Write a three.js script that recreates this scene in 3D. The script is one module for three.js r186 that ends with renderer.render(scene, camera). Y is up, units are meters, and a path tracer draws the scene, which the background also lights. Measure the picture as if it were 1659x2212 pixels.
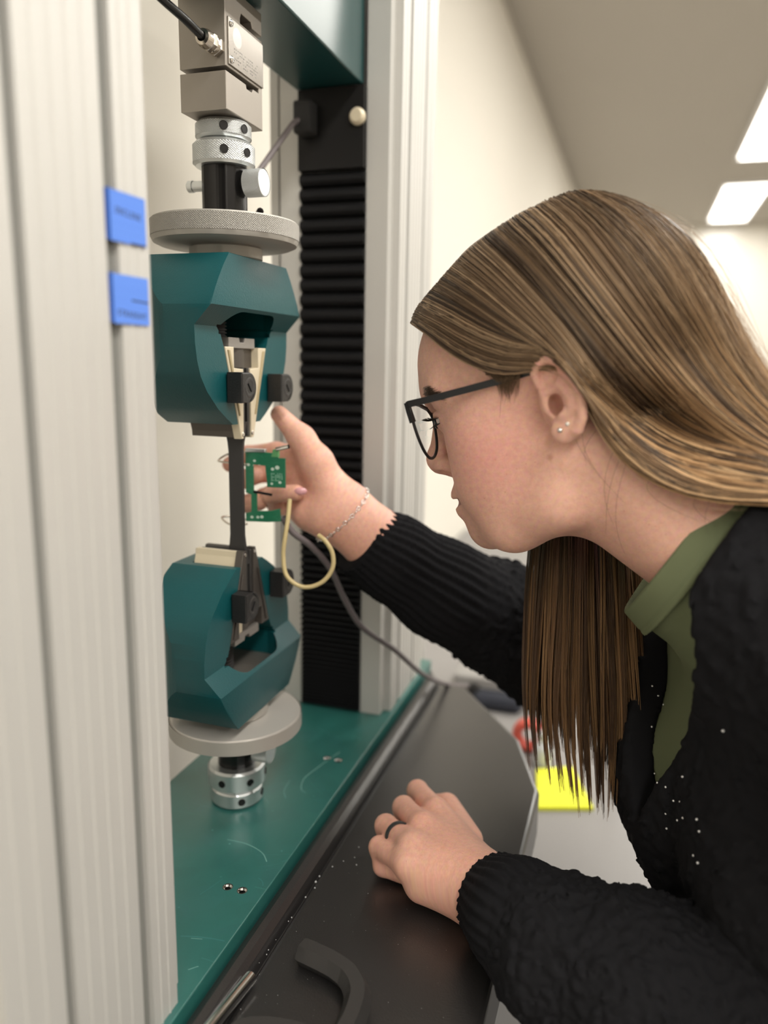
import * as THREE from 'three';
import { mergeGeometries, mergeVertices, toCreasedNormals } from 'three/addons/utils/BufferGeometryUtils.js';
import { RoundedBoxGeometry } from 'three/addons/geometries/RoundedBoxGeometry.js';
import { ImprovedNoise } from 'three/addons/math/ImprovedNoise.js';
import { RectAreaLightUniformsLib } from 'three/addons/lights/RectAreaLightUniformsLib.js';
import { Brush, Evaluator, SUBTRACTION, INTERSECTION } from 'three-bvh-csg';

// ---------------------------------------------------------------- camera, light, exposure
const scene = new THREE.Scene();
const renderer = new THREE.WebGLRenderer({ antialias: true });
renderer.toneMapping = THREE.LinearToneMapping;
renderer.toneMappingExposure = 1.03;
renderer.shadowMap.enabled = true;
RectAreaLightUniformsLib.init();

const D2R = Math.PI / 180;
const camera = new THREE.PerspectiveCamera(67.32, 1659 / 2212, 0.02, 60);
camera.position.set(0.3352, 0.41, 0.5942);
camera.rotation.order = 'YXZ';
camera.rotation.set(-11 * D2R, 18 * D2R, 1.0 * D2R);
camera.focus = 0.58;
camera.userData.fStop = camera.getFocalLength() / 9.5;   // an opening of 9.5 mm
scene.add(camera);

// ceiling panels: one glowing diffuser and one area light of the same size each
const CEIL = 1.75, FLOOR = -1.0, LIGHT = new THREE.Color(1.0, 0.962, 0.895);
const PANEL_W = 0.30, PANEL_L = 1.45, PANEL_POWER = 15.5;
const PANELS = [];
for (const x of [0.98, 2.7]) for (const z of [-6.65, -4.4, -2.15, -0.30, 1.35, 3.0]) PANELS.push([x, z]);  // panels out of view are added, packed closer to brighten the near side

// ---------------------------------------------------------------- helpers
let seed = 12345;
const rnd = () => { seed = (seed * 1664525 + 1013904223) >>> 0; return seed / 4294967296; };
const rr = (a, b) => a + (b - a) * rnd();
const V = (x, y, z) => new THREE.Vector3(x, y, z);
const lerp = (a, b, t) => a + (b - a) * t;
const clamp = (x, a = 0, b = 1) => Math.min(b, Math.max(a, x));
const sstep = (a, b, x) => { const t = clamp((x - a) / (b - a)); return t * t * (3 - 2 * t); };
const pn = new ImprovedNoise();
const noise = (x, y, z) => pn.noise(x, y, z);
const used = {};
function numbered(n) { const k = used[n] || 0; used[n] = k + 1; return k ? `${n}_${String(k).padStart(3, '0')}` : n; }
const lin = (r, g, b) => new THREE.Color().setRGB(r, g, b);
const M = (o) => new THREE.MeshStandardMaterial({ roughness: 0.5, metalness: 0, ...o });
const MP = (o) => new THREE.MeshPhysicalMaterial({ roughness: 0.5, metalness: 0, ...o });
function mark(o) { o.traverse((m) => { if (m.isMesh) { m.castShadow = true; m.receiveShadow = true; } }); return o; }
function thing(name, label, category, pos = [0, 0, 0], group) {
  const o = new THREE.Group(); o.name = numbered(name); o.position.set(...pos); scene.add(o);
  o.userData = { label, category }; if (group) o.userData.group = group;
  return o;
}
function part(parent, name, geo, mat, label, kind) {
  const g = Array.isArray(geo) ? join(geo) : geo;
  const m = new THREE.Mesh(g, mat); m.name = name; m.castShadow = m.receiveShadow = true;
  if (label) m.userData.label = label; if (kind) m.userData.kind = kind;
  parent.add(m); return m;
}
function single(name, label, category, geo, mat, pos = [0, 0, 0], group) {
  const m = part(scene, numbered(name), geo, mat); m.geometry.computeBoundingBox(); const bb = m.geometry.boundingBox.clone(), cx = (bb.min.x + bb.max.x) / 2, cz = (bb.min.z + bb.max.z) / 2;
  m.geometry.translate(-cx, -bb.min.y, -cz); m.position.set(pos[0] + cx, pos[1] + bb.min.y, pos[2] + cz);   // origin at the middle of its base
  m.userData = { label, category }; if (group) m.userData.group = group;
  return m;
}
function structure(name, geo, mat, pos = [0, 0, 0], parent = scene) {
  const m = part(parent, name, geo, mat); m.position.set(...pos); m.userData.kind = 'structure'; return m;
}
function clean(g) { const h = g.index ? g.toNonIndexed() : g; for (const k of Object.keys(h.attributes)) if (!['position', 'normal', 'uv'].includes(k)) h.deleteAttribute(k); if (!h.attributes.uv) h.setAttribute('uv', new THREE.BufferAttribute(new Float32Array(h.attributes.position.count * 2), 2)); if (!h.attributes.normal) h.computeVertexNormals(); return h; }
function join(list) { return mergeGeometries(list.map(clean)); }
function box(x0, x1, y0, y1, z0, z1, r = 0) {
  const g = r ? new RoundedBoxGeometry(x1 - x0, y1 - y0, z1 - z0, 2, r) : new THREE.BoxGeometry(x1 - x0, y1 - y0, z1 - z0);
  return g.translate((x0 + x1) / 2, (y0 + y1) / 2, (z0 + z1) / 2);
}
// a turned piece on the vertical axis: points are [radius, y]
function turned(points, seg = 48) { return toCreasedNormals(new THREE.LatheGeometry(points.map((p) => new THREE.Vector2(p[0], p[1])), seg), 0.6); }
function cyl(r, y0, y1, b = 0.001, seg = 40) { return turned([[0, y0], [r - b, y0], [r, y0 + b], [r, y1 - b], [r - b, y1], [0, y1]], seg); }
function alongX(g) { return g.rotateZ(-Math.PI / 2); }  // y -> x
function alongZ(g) { return g.rotateX(Math.PI / 2); }   // y -> z
function tube(pts, r, seg = 40, rad = 8) {
  return new THREE.TubeGeometry(new THREE.CatmullRomCurve3(pts.map((p) => V(...p))), seg, r, rad, false);
}
function shape(pts, holes = []) {
  const s = new THREE.Shape(pts.map((p) => new THREE.Vector2(p[0], p[1])));
  for (const h of holes) { const q = new THREE.Path(); q.absarc(h[0], h[1], h[2], 0, Math.PI * 2, true); s.holes.push(q); }
  return s;
}
function extr(s, depth, bevel = 0, seg = 2, curve = 24) {
  return new THREE.ExtrudeGeometry(s, { depth: depth - 2 * bevel, bevelEnabled: bevel > 0, bevelThickness: bevel, bevelSize: bevel, bevelOffset: -bevel, bevelSegments: seg, curveSegments: curve }).translate(0, 0, bevel);
}
// shape drawn as (x, z), standing from y0 to y1
function slabXZ(pts, y0, y1, bevel = 0, holes = [], seg = 2) {
  const g = extr(shape(pts.map(([x, z]) => [x, -z]), holes.map(([x, z, r]) => [x, -z, r])), y1 - y0, bevel, seg);
  return g.rotateX(-Math.PI / 2).translate(0, y0, 0);
}
// shape drawn as (z, y), from x0 to x1
function slabZY(pts, x0, x1, bevel = 0, holes = []) {
  const g = extr(shape(pts.map(([z, y]) => [-z, y]), holes.map(([z, y, r]) => [-z, y, r])), x1 - x0, bevel);
  return g.rotateY(Math.PI / 2).translate(x0, 0, 0);
}
// shape drawn as (x, y), from z0 to z1
function slabXY(pts, z0, z1, bevel = 0, holes = []) { return extr(shape(pts, holes), z1 - z0, bevel).translate(0, 0, z0); }
const evalr = new Evaluator(); evalr.attributes = ['position', 'normal', 'uv'];
function csg(a, op, b) { const A = a.isBrush ? a : new Brush(clean(a)), B = new Brush(clean(b)); A.updateMatrixWorld(); B.updateMatrixWorld(); return evalr.evaluate(A, B, op); }
function data(w, h, f, srgb = false) {
  const d = new Uint8Array(w * h * 4);
  for (let y = 0; y < h; y++) for (let x = 0; x < w; x++) { const c = f(x, y); const i = (y * w + x) * 4; if (typeof c === 'number') { d[i] = d[i + 1] = d[i + 2] = clamp(c) * 255; } else { d[i] = clamp(c[0]) * 255; d[i + 1] = clamp(c[1]) * 255; d[i + 2] = clamp(c[2]) * 255; } d[i + 3] = 255; }
  const t = new THREE.DataTexture(d, w, h); t.magFilter = THREE.LinearFilter; t.minFilter = THREE.LinearMipmapLinearFilter; t.generateMipmaps = true;
  t.wrapS = t.wrapT = THREE.RepeatWrapping; if (srgb) t.colorSpace = THREE.SRGBColorSpace; t.needsUpdate = true; return t;
}
function rep(t, x, y) { const c = t.clone(); c.repeat.set(x, y); c.needsUpdate = true; return c; }
function canvas(w, h, draw) { const c = document.createElement('canvas'); c.width = w; c.height = h; draw(c.getContext('2d'), w, h); const t = new THREE.CanvasTexture(c); t.colorSpace = THREE.SRGBColorSpace; t.anisotropy = 4; return t; }
// tileable noise
const tn = (x, y, n, f, s = 0) => { const a = x / n * Math.PI * 2, b = y / n * Math.PI * 2, r = f / (2 * Math.PI); return noise(Math.cos(a) * r + 31 + s, Math.sin(a) * r + Math.cos(b) * r * 1.7, Math.sin(b) * r + 7 + s); };

// ---------------------------------------------------------------- materials
const grainT = data(256, 256, (x, y) => 0.5 + 0.5 * tn(x, y, 256, 90) + 0.25 * tn(x, y, 256, 40, 5));
const knurlT = data(64, 64, (x, y) => { const a = Math.abs(((x + y) % 16) / 8 - 1), b = Math.abs(((x - y + 64) % 16) / 8 - 1); return 1 - Math.max(a, b) ** 1; });
const brushT = data(256, 256, (x, y) => 0.5 + 0.35 * noise(x * 0.9, y * 0.02, 3) + 0.2 * noise(x * 0.3, y * 0.05, 9));
const mat = {};
mat.wall = M({ color: lin(0.80, 0.765, 0.69), roughness: 0.85, bumpMap: rep(grainT, 6, 6), bumpScale: 0.0005 });
mat.farWall = M({ color: lin(0.80, 0.765, 0.69), roughness: 0.22 });
mat.ceiling = M({ color: lin(0.47, 0.44, 0.39), roughness: 0.95 });
mat.floor = M({ color: lin(0.30, 0.28, 0.26), roughness: 0.6 });
mat.bench = M({ color: lin(0.27, 0.26, 0.255), roughness: 0.5, bumpMap: rep(grainT, 4, 4), bumpScale: 0.0002 });
mat.alu = M({ color: lin(0.54, 0.53, 0.505), metalness: 0.25, roughness: 0.5 });
mat.aluDark = M({ color: lin(0.24, 0.24, 0.23), metalness: 0.2, roughness: 0.6 });
mat.teal = MP({ color: lin(0.0030, 0.068, 0.076), roughness: 0.40, ior: 1.5, bumpMap: rep(grainT, 14, 14), bumpScale: 0.00012, specularIntensity: 0.8 });
mat.tealBeam = MP({ color: lin(0.006, 0.050, 0.052), roughness: 0.33, ior: 1.7 });
mat.steel = M({ color: lin(0.33, 0.30, 0.265), metalness: 0.8, roughness: 0.48, roughnessMap: null, bumpMap: rep(brushT, 8, 8), bumpScale: 0.00003 });
mat.polish = M({ color: lin(0.80, 0.79, 0.77), metalness: 1, roughness: 0.16 });
mat.nickel = M({ color: lin(0.66, 0.60, 0.52), metalness: 1, roughness: 0.2 });
mat.zinc = M({ color: lin(0.66, 0.68, 0.68), metalness: 0.85, roughness: 0.33 });
mat.zincKnurl = M({ color: lin(0.66, 0.68, 0.68), metalness: 0.8, roughness: 0.36, bumpMap: rep(knurlT, 16, 2), bumpScale: 0.0005 });
mat.disc = M({ color: lin(0.42, 0.40, 0.365), metalness: 0.35, roughness: 0.5 });
mat.discKnurl = M({ color: lin(0.42, 0.40, 0.365), metalness: 0.3, roughness: 0.5, bumpMap: rep(knurlT, 50, 2), bumpScale: 0.0007 });
mat.blackRod = M({ color: lin(0.012, 0.011, 0.011), roughness: 0.22, metalness: 0.3 });
mat.blackPlastic = M({ color: lin(0.016, 0.015, 0.015), roughness: 0.42, bumpMap: rep(grainT, 10, 10), bumpScale: 0.0002 });
mat.apron = MP({ color: lin(0.013, 0.012, 0.012), roughness: 0.34, ior: 1.9, bumpMap: rep(grainT, 14, 14), bumpScale: 0.0001 });
mat.rubber = MP({ color: lin(0.006, 0.006, 0.007), roughness: 0.6, specularIntensity: 0.45 });
mat.darkSteel = M({ color: lin(0.10, 0.088, 0.078), metalness: 0.6, roughness: 0.42 });
mat.blackOxide = M({ color: lin(0.050, 0.047, 0.045), metalness: 0.4, roughness: 0.45, bumpMap: rep(grainT, 20, 20), bumpScale: 0.00015 });
mat.cream = M({ color: lin(0.66, 0.58, 0.43), metalness: 0.2, roughness: 0.45 });
mat.specimen = M({ color: lin(0.022, 0.021, 0.021), roughness: 0.5 });
mat.cableGrey = M({ color: lin(0.14, 0.12, 0.125), roughness: 0.55 });
mat.tubeYellow = M({ color: lin(0.55, 0.44, 0.22), roughness: 0.4 });
mat.white = M({ color: lin(0.8, 0.8, 0.8), roughness: 0.4 });

// ---------------------------------------------------------------- the room
const RX0 = -0.25, RX1 = 4.6, RZ0 = -7.7, RZ1 = 4.2;
structure('floor', box(RX0 - 0.2, RX1 + 0.2, FLOOR - 0.1, FLOOR, RZ0 - 0.2, RZ1 + 0.2), mat.floor);
structure('ceiling', box(RX0 - 0.2, RX1 + 0.2, CEIL, CEIL + 0.1, RZ0 - 0.2, RZ1 + 0.2), mat.ceiling);
structure('wall_left', box(RX0 - 0.1, RX0, FLOOR, CEIL, RZ0 - 0.1, RZ1 + 0.1), mat.wall);
structure('wall_right', box(RX1, RX1 + 0.1, FLOOR, CEIL, RZ0 - 0.1, RZ1 + 0.1), mat.wall);
structure('wall_back', box(RX0, RX1, FLOOR, CEIL, RZ0 - 0.1, RZ0), mat.farWall);
structure('wall_front', box(RX0, RX1, FLOOR, CEIL, RZ1, RZ1 + 0.1), mat.wall);
structure('trim_1', box(RX0, RX0 + 0.012, CEIL - 0.03, CEIL, RZ0, RZ1), mat.ceiling);
structure('baseboard_left', box(RX0, RX0 + 0.012, FLOOR, FLOOR + 0.1, RZ0, RZ1), mat.aluDark);

const glow = M({ color: lin(0.9, 0.9, 0.88), emissive: LIGHT, emissiveIntensity: 5, roughness: 0.6 });
PANELS.forEach(([x, z], i) => {
  const g = thing('ceiling_light', 'long white ceiling light panel recessed in the grey ceiling', 'ceiling light', [x, CEIL, z], 'ceiling light panels');
  const w = PANEL_W / 2, l = PANEL_L / 2;
  part(g, 'frame', [box(-w - 0.02, -w, -0.02, 0, -l, l), box(w, w + 0.02, -0.02, 0, -l, l), box(-w - 0.02, w + 0.02, -0.02, 0, -l - 0.02, -l), box(-w - 0.02, w + 0.02, -0.02, 0, l, l + 0.02)], mat.white);
  part(g, 'diffuser', box(-w, w, -0.012, 0, -l, l), glow, 'glowing white diffuser');
  const a = new THREE.RectAreaLight(LIGHT, PANEL_POWER, PANEL_W, PANEL_L);
  a.name = 'panel_light'; a.position.set(0, -0.014, 0); a.rotation.x = -Math.PI / 2; g.add(a);
});

// ---------------------------------------------------------------- bench
{
  const t = thing('workbench', 'grey laminate workbench carrying the testing machine along the cream wall', 'workbench', [0, 0, 0]);
  part(t, 'bench_top', slabXZ([[-0.245, -2.2], [0.43, -2.2], [0.43, 1.4], [-0.245, 1.4]], -0.235, -0.2, 0.004), mat.bench);
  for (const z of [-2.1, -0.7, 1.3]) for (const x of [-0.2, 0.37]) part(t, 'leg', box(x - 0.025, x + 0.025, FLOOR, -0.235, z - 0.025, z + 0.025, 0.004), mat.aluDark);
}

// ---------------------------------------------------------------- testing machine frame
{
  const t = thing('testing_machine', 'teal and aluminium twin-column tensile testing machine frame standing on the bench', 'testing machine', [0, -0.2, 0]);
  const f = new THREE.Group(); // parts are drawn in world heights, lifted by 0.2
  const up = (g) => g.translate(0, 0.2, 0);
  // scratched paint of the base plate
  const scratch = canvas(2048, 1024, (c, w, h) => {   // 1 m = 2048 px; plate is drawn x across z
    c.fillStyle = 'rgb(40,100,94)'; c.fillRect(0, 0, w, h);
    for (let i = 0; i < 2600; i++) { const a = rr(0.02, 0.07); c.fillStyle = rnd() < 0.5 ? `rgba(74,124,118,${a})` : `rgba(22,62,62,${a})`; const r = rr(4, 40); c.beginPath(); c.ellipse(rr(0, w), rr(0, h), r, r * rr(0.3, 1), rr(0, 3), 0, 7); c.fill(); }
    for (let i = 0; i < 420; i++) { const x = rr(0, w), y = rr(0, h), l = rr(8, 90), a = rr(0, 6.3), k = rr(-0.6, 0.6); c.strokeStyle = `rgba(${rr(100, 150) | 0},${rr(170, 205) | 0},${rr(160, 195) | 0},${rr(0.06, 0.3)})`; c.lineWidth = rr(0.6, 1.6); c.beginPath(); c.moveTo(x, y); c.quadraticCurveTo(x + Math.cos(a) * l / 2 + k * 20, y + Math.sin(a) * l / 2 - k * 20, x + Math.cos(a) * l, y + Math.sin(a) * l); c.stroke(); }
    for (let i = 0; i < 350; i++) { c.fillStyle = `rgba(150,205,195,${rr(0.15, 0.6)})`; c.beginPath(); c.arc(rr(0, w), rr(0, h), rr(0.5, 1.8), 0, 7); c.fill(); }
  });
  scratch.wrapS = scratch.wrapT = THREE.RepeatWrapping; scratch.repeat.set(1, 2);
  const platePaint = MP({ map: scratch, roughness: 0.36, ior: 1.75 });
  const holes = [[0.0553, 0.1164], [0.0681, 0.1164], [0.0525, -0.0974], [0.0650, -0.0974]];
  const plate = part(t, 'base_plate', up(slabXZ([[-0.077, -0.40], [0.0858, -0.40], [0.0858, 0.40], [-0.077, 0.40]], -0.016, 0, 0.0008, holes.map(([x, z]) => [x, z, 0.0044]))), platePaint, 'scratched teal base plate');
  for (const [x, z] of holes) part(plate, 'threaded_hole', up(turned([[0.0036, -0.0012], [0.0036, 0.0002], [0.0042, 0.0002], [0.0036, -0.0004], [0.0026, -0.0016], [0.0026, -0.012], [0, -0.012]], 20).translate(x, 0, z)), mat.polish, 'bright steel rim of a threaded hole');
  // scratches that show large in the plate
  const scr = M({ color: lin(0.13, 0.30, 0.27), roughness: 0.6 });
  const line = (pts, r) => tube(pts.map(([x, z]) => [x, 0.0000, z]), r, 14, 5).scale(1, 0.35, 1);
  for (const [pts, r] of [[[[0.024, 0.062], [0.043, 0.062], [0.062, 0.069], [0.070, 0.078]], 0.0005], [[[0.060, -0.115], [0.050, -0.075], [0.046, -0.050], [0.053, -0.031], [0.058, -0.029]], 0.0005], [[[0.034, -0.045], [0.037, -0.025], [0.044, -0.014]], 0.0004], [[[0.072, 0.20], [0.077, 0.195]], 0.0003], [[[0.058, 0.174], [0.066, 0.172]], 0.0003]]) part(plate, 'scratch', up(line(pts, r)), scr);
  // black foot housing under the plate and the apron in front
  part(t, 'base_housing', up(box(-0.077, 0.088, -0.2, -0.017, -0.40, 0.40)), mat.blackPlastic);
  const apron = part(t, 'front_apron', up(slabXZ([[0.1085, 0.46], [0.2695, 0.46], [0.2695, -0.137], [0.2345, -0.240], [0.143, -0.364], [0.1085, -0.364]], -0.070, -0.0160, 0.0045, [], 3)), mat.apron, 'black satin front apron with bevelled edge');
  part(apron, 'edge_trim', up(slabXY([[0.0875, -0.06], [0.0875, -0.012], [0.0905, -0.0075], [0.0955, -0.0055], [0.1005, -0.0065], [0.1045, -0.0105], [0.1065, -0.0165], [0.1075, -0.0195], [0.1085, -0.0195], [0.1085, -0.06]], -0.362, 0.46, 0)), mat.apron, 'rounded black moulding');
  part(t, 'apron_foot', up(slabXZ([[0.089, 0.44], [0.245, 0.44], [0.245, -0.13], [0.215, -0.22], [0.135, -0.34], [0.089, -0.34]], -0.2, -0.07, 0.002)), mat.blackPlastic);

  // columns: extruded aluminium profile, drawn as (x, |z|)
  const ribs = (a, b, n, out) => { const p = []; for (let i = 1; i <= n; i++) { const z = lerp(a, b, i / (n + 1)); p.push([out, z - 0.0009], [out + 0.0007, z - 0.0003], [out + 0.0007, z + 0.0003], [out, z + 0.0009]); } return p; };
  const X1 = 0.0808, slotShadeM = M({ color: lin(0.20, 0.20, 0.185), roughness: 0.6 }), headM = MP({ color: lin(0.007, 0.0065, 0.0065), roughness: 0.5, specularIntensity: 0.5 });
  const prof = [[-0.065, 0.216], [-0.0555, 0.216], [-0.0555, 0.226], [-0.0515, 0.226], [-0.0515, 0.212], [-0.0275, 0.212], [-0.0275, 0.25], [0.0475, 0.25], [0.0475, 0.212], [0.0718, 0.212], [0.0722, 0.2263], [X1, 0.2263], ...ribs(0.2263, 0.2513, 2, X1), [X1, 0.2508], [X1 - 0.020, 0.2513], [X1 - 0.020, 0.2602], [X1, 0.2607], ...ribs(0.2602, 0.315, 4, X1), [X1, 0.3145], [X1 - 0.018, 0.315], [X1 - 0.018, 0.3215], [X1, 0.322], ...ribs(0.322, 0.36, 2, X1), [X1, 0.36], [-0.065, 0.36]];
  for (const s of [1, -1]) {
    const pts = prof.map(([x, z]) => [x, z * s]);
    const col = part(t, 'column', up(slabXZ(s > 0 ? pts : pts.slice().reverse(), 0.0002, 1.35)), mat.alu, s > 0 ? 'ribbed pale aluminium column with two long slots' : 'pale aluminium column with a black bellows');
    for (const [a, b] of [[0.2514, 0.2601], [0.3151, 0.3214]]) part(col, 'slot_cover', up(box(X1 - 0.0125, X1 - 0.0035, 0.0004, 1.349, Math.min(a * s, b * s), Math.max(a * s, b * s))), slotShadeM, 'grey strip standing in for the shade in the column slot');  // added strip: its grey is the shade inside the deep slot
    // pleated bellows in the slot of each column
    const p = [], yTop = 0.60; let y = 0.002; p.push([-0.2475, y]);
    while (y < yTop) { const pitch = lerp(0.0045, 0.0155, clamp((y - 0.02) / 0.42) ** 0.9); p.push([-0.2065 - 0.003, y + pitch * 0.10], [-0.2065, y + pitch * 0.32], [-0.2065, y + pitch * 0.62], [-0.2065 - 0.003, y + pitch * 0.80], [-0.2165, y + pitch * 0.92], [-0.2165, y + pitch]); y += pitch; }
    p.push([-0.2475, y]);
    const bel = part(t, 'bellows', up(slabZY((s > 0 ? p.map(([z, yy]) => [-z, yy]).reverse() : p), -0.0268, 0.0468)), mat.rubber, 'black pleated bellows');
    const sh = part(t, 'bellows_head', up(slabXY([[-0.0268, y], [0.0468, y], [0.0468, 0.687], [-0.0268, 0.687]], s > 0 ? 0.204 : -0.212, s > 0 ? 0.212 : -0.204)), headM, 'black bracket plate under the crosshead');
    if (s < 0) {
      part(sh, 'bolt', up(alongZ(turned([[0, 0], [0.0085, 0], [0.0085, 0.004], [0.006, 0.0075], [0, 0.009]], 24)).translate(0.0405, 0.6565, -0.2045)), mat.cream, 'pale round bolt head');
      part(sh, 'connector', up(box(-0.024, -0.004, 0.640, 0.672, -0.2045, -0.184, 0.003)), mat.blackPlastic, 'dark cable connector');
    }
  }
  part(t, 'crosshead', up(box(-0.0305, 0.0437, 0.6885, 0.86, -0.2118, 0.2118, 0.002)), mat.tealBeam, 'glossy teal crosshead beam');
}

// ---------------------------------------------------------------- load cell
{
  const t = thing('load_cell', 'brushed steel S-shaped load cell with cable gland hanging under the teal crosshead', 'load cell', [0, 0.598, 0]);
  const dy = -0.598;
  const y0 = 0.598, y1 = 0.6865, s1 = 0.6252, s2 = 0.6285, s3 = 0.6662, s4 = 0.6695;
  const S = [[0.03, y0], [0.03, s1], [-0.002, s1 - 0.0002], [-0.003, s1 - 0.0030], [-0.012, s1 - 0.0030], [-0.014, s1], [-0.024, s1], [-0.024, s2], [0.03, s2], [0.03, y1], [-0.03, y1], [-0.03, s4], [-0.014, s4], [-0.012, s4 + 0.004], [0.004, s4 + 0.004], [0.006, s4], [0.006, s3], [-0.03, s3], [-0.03, y0]].map(([z, y]) => [z, y + dy]);
  part(t, 'beam', slabZY(S.reverse(), -0.02, 0.02, 0.0006), mat.steel);
  const name = canvas(512, 256, (c, w, h) => {
    c.fillStyle = 'rgb(150,144,136)'; c.fillRect(0, 0, w, h);
    c.fillStyle = 'rgb(172,168,162)'; c.beginPath(); c.ellipse(120, 85, 62, 54, 0, 0, 7); c.fill();
    c.fillStyle = 'rgb(98,94,88)'; for (let k = 0; k < 5; k++) for (let i = 0; i < 14; i++) if (rnd() < 0.7) c.fillRect(70 + i * 26, 150 + k * 18, rr(8, 20), 7);
  });
  const coverM = M({ map: name, metalness: 0.75, roughness: 0.24 });
  const cov = part(t, 'cover_plate', slabZY([[0.0265, 0.0325], [-0.0298, 0.0325], [-0.0298, 0.0655], [0.0265, 0.0655]], 0.02, 0.0212, 0.0003), coverM, 'shiny printed cover plate');
  { const p = cov.geometry.attributes.position, u = cov.geometry.attributes.uv; for (let i = 0; i < p.count; i++) u.setXY(i, (0.0265 - p.getZ(i)) / 0.0563, (p.getY(i) - 0.0325) / 0.033); }
  for (const y of [0.0365, 0.0618]) part(cov, 'screw', alongX(turned([[0, 0], [0.0026, 0], [0.0026, 0.0006], [0.0014, 0.0016], [0.0012, 0.0009], [0, 0.0009]], 20)).translate(0.0212, y, 0.0228), mat.polish, 'small domed socket screw');
  part(t, 'rear_cover', slabZY([[0.0265, 0.0325], [-0.0298, 0.0325], [-0.0298, 0.0655], [0.0265, 0.0655]], -0.0212, -0.02, 0.0003), mat.steel);
  const gl = part(t, 'cable_gland', [alongZ(cyl(0.0072, 0, 0.004, 0.0006, 6)), alongZ(cyl(0.0066, 0.004, 0.0085, 0.0005, 28)), alongZ(cyl(0.0074, 0.0085, 0.014, 0.0008, 6)), alongZ(turned([[0.0066, 0.014], [0.0066, 0.017], [0.0056, 0.0205], [0.0036, 0.0215], [0.0034, 0.018]], 28))].map((g) => g.translate(0.0125, 0.0435, 0.03)), mat.nickel, 'nickel plated cable gland with hex nuts');
  part(t, 'cable', tube([[0.0125, 0.0435, 0.046], [0.0118, 0.0446, 0.054], [0.0085, 0.0490, 0.066], [-0.002, 0.0595, 0.088], [-0.016, 0.078, 0.112], [-0.032, 0.108, 0.135], [-0.05, 0.16, 0.15]], 0.0031, 40, 10), M({ color: lin(0.012, 0.012, 0.012), roughness: 0.25 }), 'glossy black cable');
  // threaded coupling below: two knurled nuts
}
function knurledNut(t, r, y0, y1, holeA, mk = mat.zincKnurl) {
  const b = 0.0022, band = new THREE.CylinderGeometry(r, r, y1 - y0 - 2 * b, 64, 1, true).translate(0, (y0 + y1) / 2, 0);
  const n = part(t, 'knurled_nut', band, mk, 'knurled zinc lock nut');
  part(n, 'rim', turned([[0.012, y0], [r - b, y0], [r - 0.0003, y0 + b], [r, y0 + b + 0.0001]].concat([[r, y1 - b - 0.0001], [r - 0.0003, y1 - b], [r - b, y1], [0.012, y1]]).map(([a, y], i) => [i > 2 && i < 5 ? a - 0.0006 : a, y]), 64), mat.zinc);
  for (const a of holeA) part(n, 'spanner_hole', alongX(turned([[0, 0.0002], [0.0030, 0.0002], [0.0034, 0.0006], [0.0034, -0.002]], 20)).translate(r, (y0 + y1) / 2, 0).rotateY(a), mat.blackRod, 'dark spanner hole');
  return n;
}
function clevisPin(t, y, side) {
  const p = part(t, 'clevis_pin', [alongX(cyl(0.0042, -0.031, 0.024, 0.0006, 20)).translate(0, y, 0)], mat.zinc);
  part(p, 'pin_knob', alongX(new THREE.CylinderGeometry(0.0108, 0.0108, 0.015, 48, 1, true).translate(0, 0.0285, 0)).translate(0, y, 0), mat.zincKnurl, 'knurled pin knob');
  part(p, 'knob_face', alongX(turned([[0, 0.021], [0.0100, 0.021], [0.0107, 0.0218], [0.0107, 0.0352], [0.0100, 0.036], [0, 0.036]], 40)).translate(0, y, 0), mat.zinc);
  part(p, 'pin_head', alongX(cyl(0.0048, -0.034, -0.028, 0.001, 24)).translate(0, y, 0), mat.zinc);
}
// ---------------------------------------------------------------- wedge grips
function pocket(w, xf, y0, y1) { const p = [], r = 0.024; for (const [cx, cz, a0] of [[xf - r, w - r, 0], [-0.024, w - r, 90], [-0.024, -w + r, 180], [xf - r, -w + r, 270]]) for (let i = 0; i <= 8; i++) { const a = (a0 + i * 11.25) * D2R; p.push([cx + (a0 === 90 || a0 === 180 ? 0.018 : r) * Math.cos(a), cz + r * Math.sin(a)]); } return slabXZ(p.reverse(), y0, y1); }
const gripBody = (() => {
  const W = [[0.357, 0.024], [0.3625, 0.034], [0.371, 0.0475], [0.3855, 0.0640], [0.397, 0.0725], [0.409, 0.0770], [0.422, 0.0793], [0.435, 0.0798], [0.4505, 0.0790], [0.4605, 0.0735], [0.4705, 0.0670], [0.4810, 0.0590], [0.4905, 0.0505]];
  const out = [...W.map(([y, z]) => [z, y]), ...W.slice().reverse().map(([y, z]) => [-z, y])];
  let b = csg(slabZY(out.reverse(), -0.047, 0.0312, 0.0011), SUBTRACTION, slabXY([[0.017, 0.33], [0.07, 0.33], [0.07, 0.4505], [0.0312, 0.4505], [0.017, 0.4355]], -0.12, 0.12));
  const plan = [[0.06, -0.0815]]; for (let i = 0; i <= 22; i++) { const x = -0.0478 * i / 22; plan.push([x, -0.0806 * Math.sqrt(1 - (x / 0.0525) ** 2)]); }
  b = csg(b, INTERSECTION, slabXZ([...plan.map(([x, z]) => [x, -z]).slice().reverse().map(([x, z]) => [x, z]), ...plan].reverse(), 0.33, 0.52));
  b = csg(b, SUBTRACTION, slabZY([[0.0495, 0.437], [0.042, 0.4305], [0.0372, 0.4208], [0.0105, 0.3400], [-0.0105, 0.3400], [-0.0372, 0.4208], [-0.042, 0.4305], [-0.0495, 0.437]], -0.032, 0.05));
  b = csg(b, SUBTRACTION, pocket(0.0480, 0.0287, 0.430, 0.475));
  return toCreasedNormals(clean(b.geometry), 0.5);
})();
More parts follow.
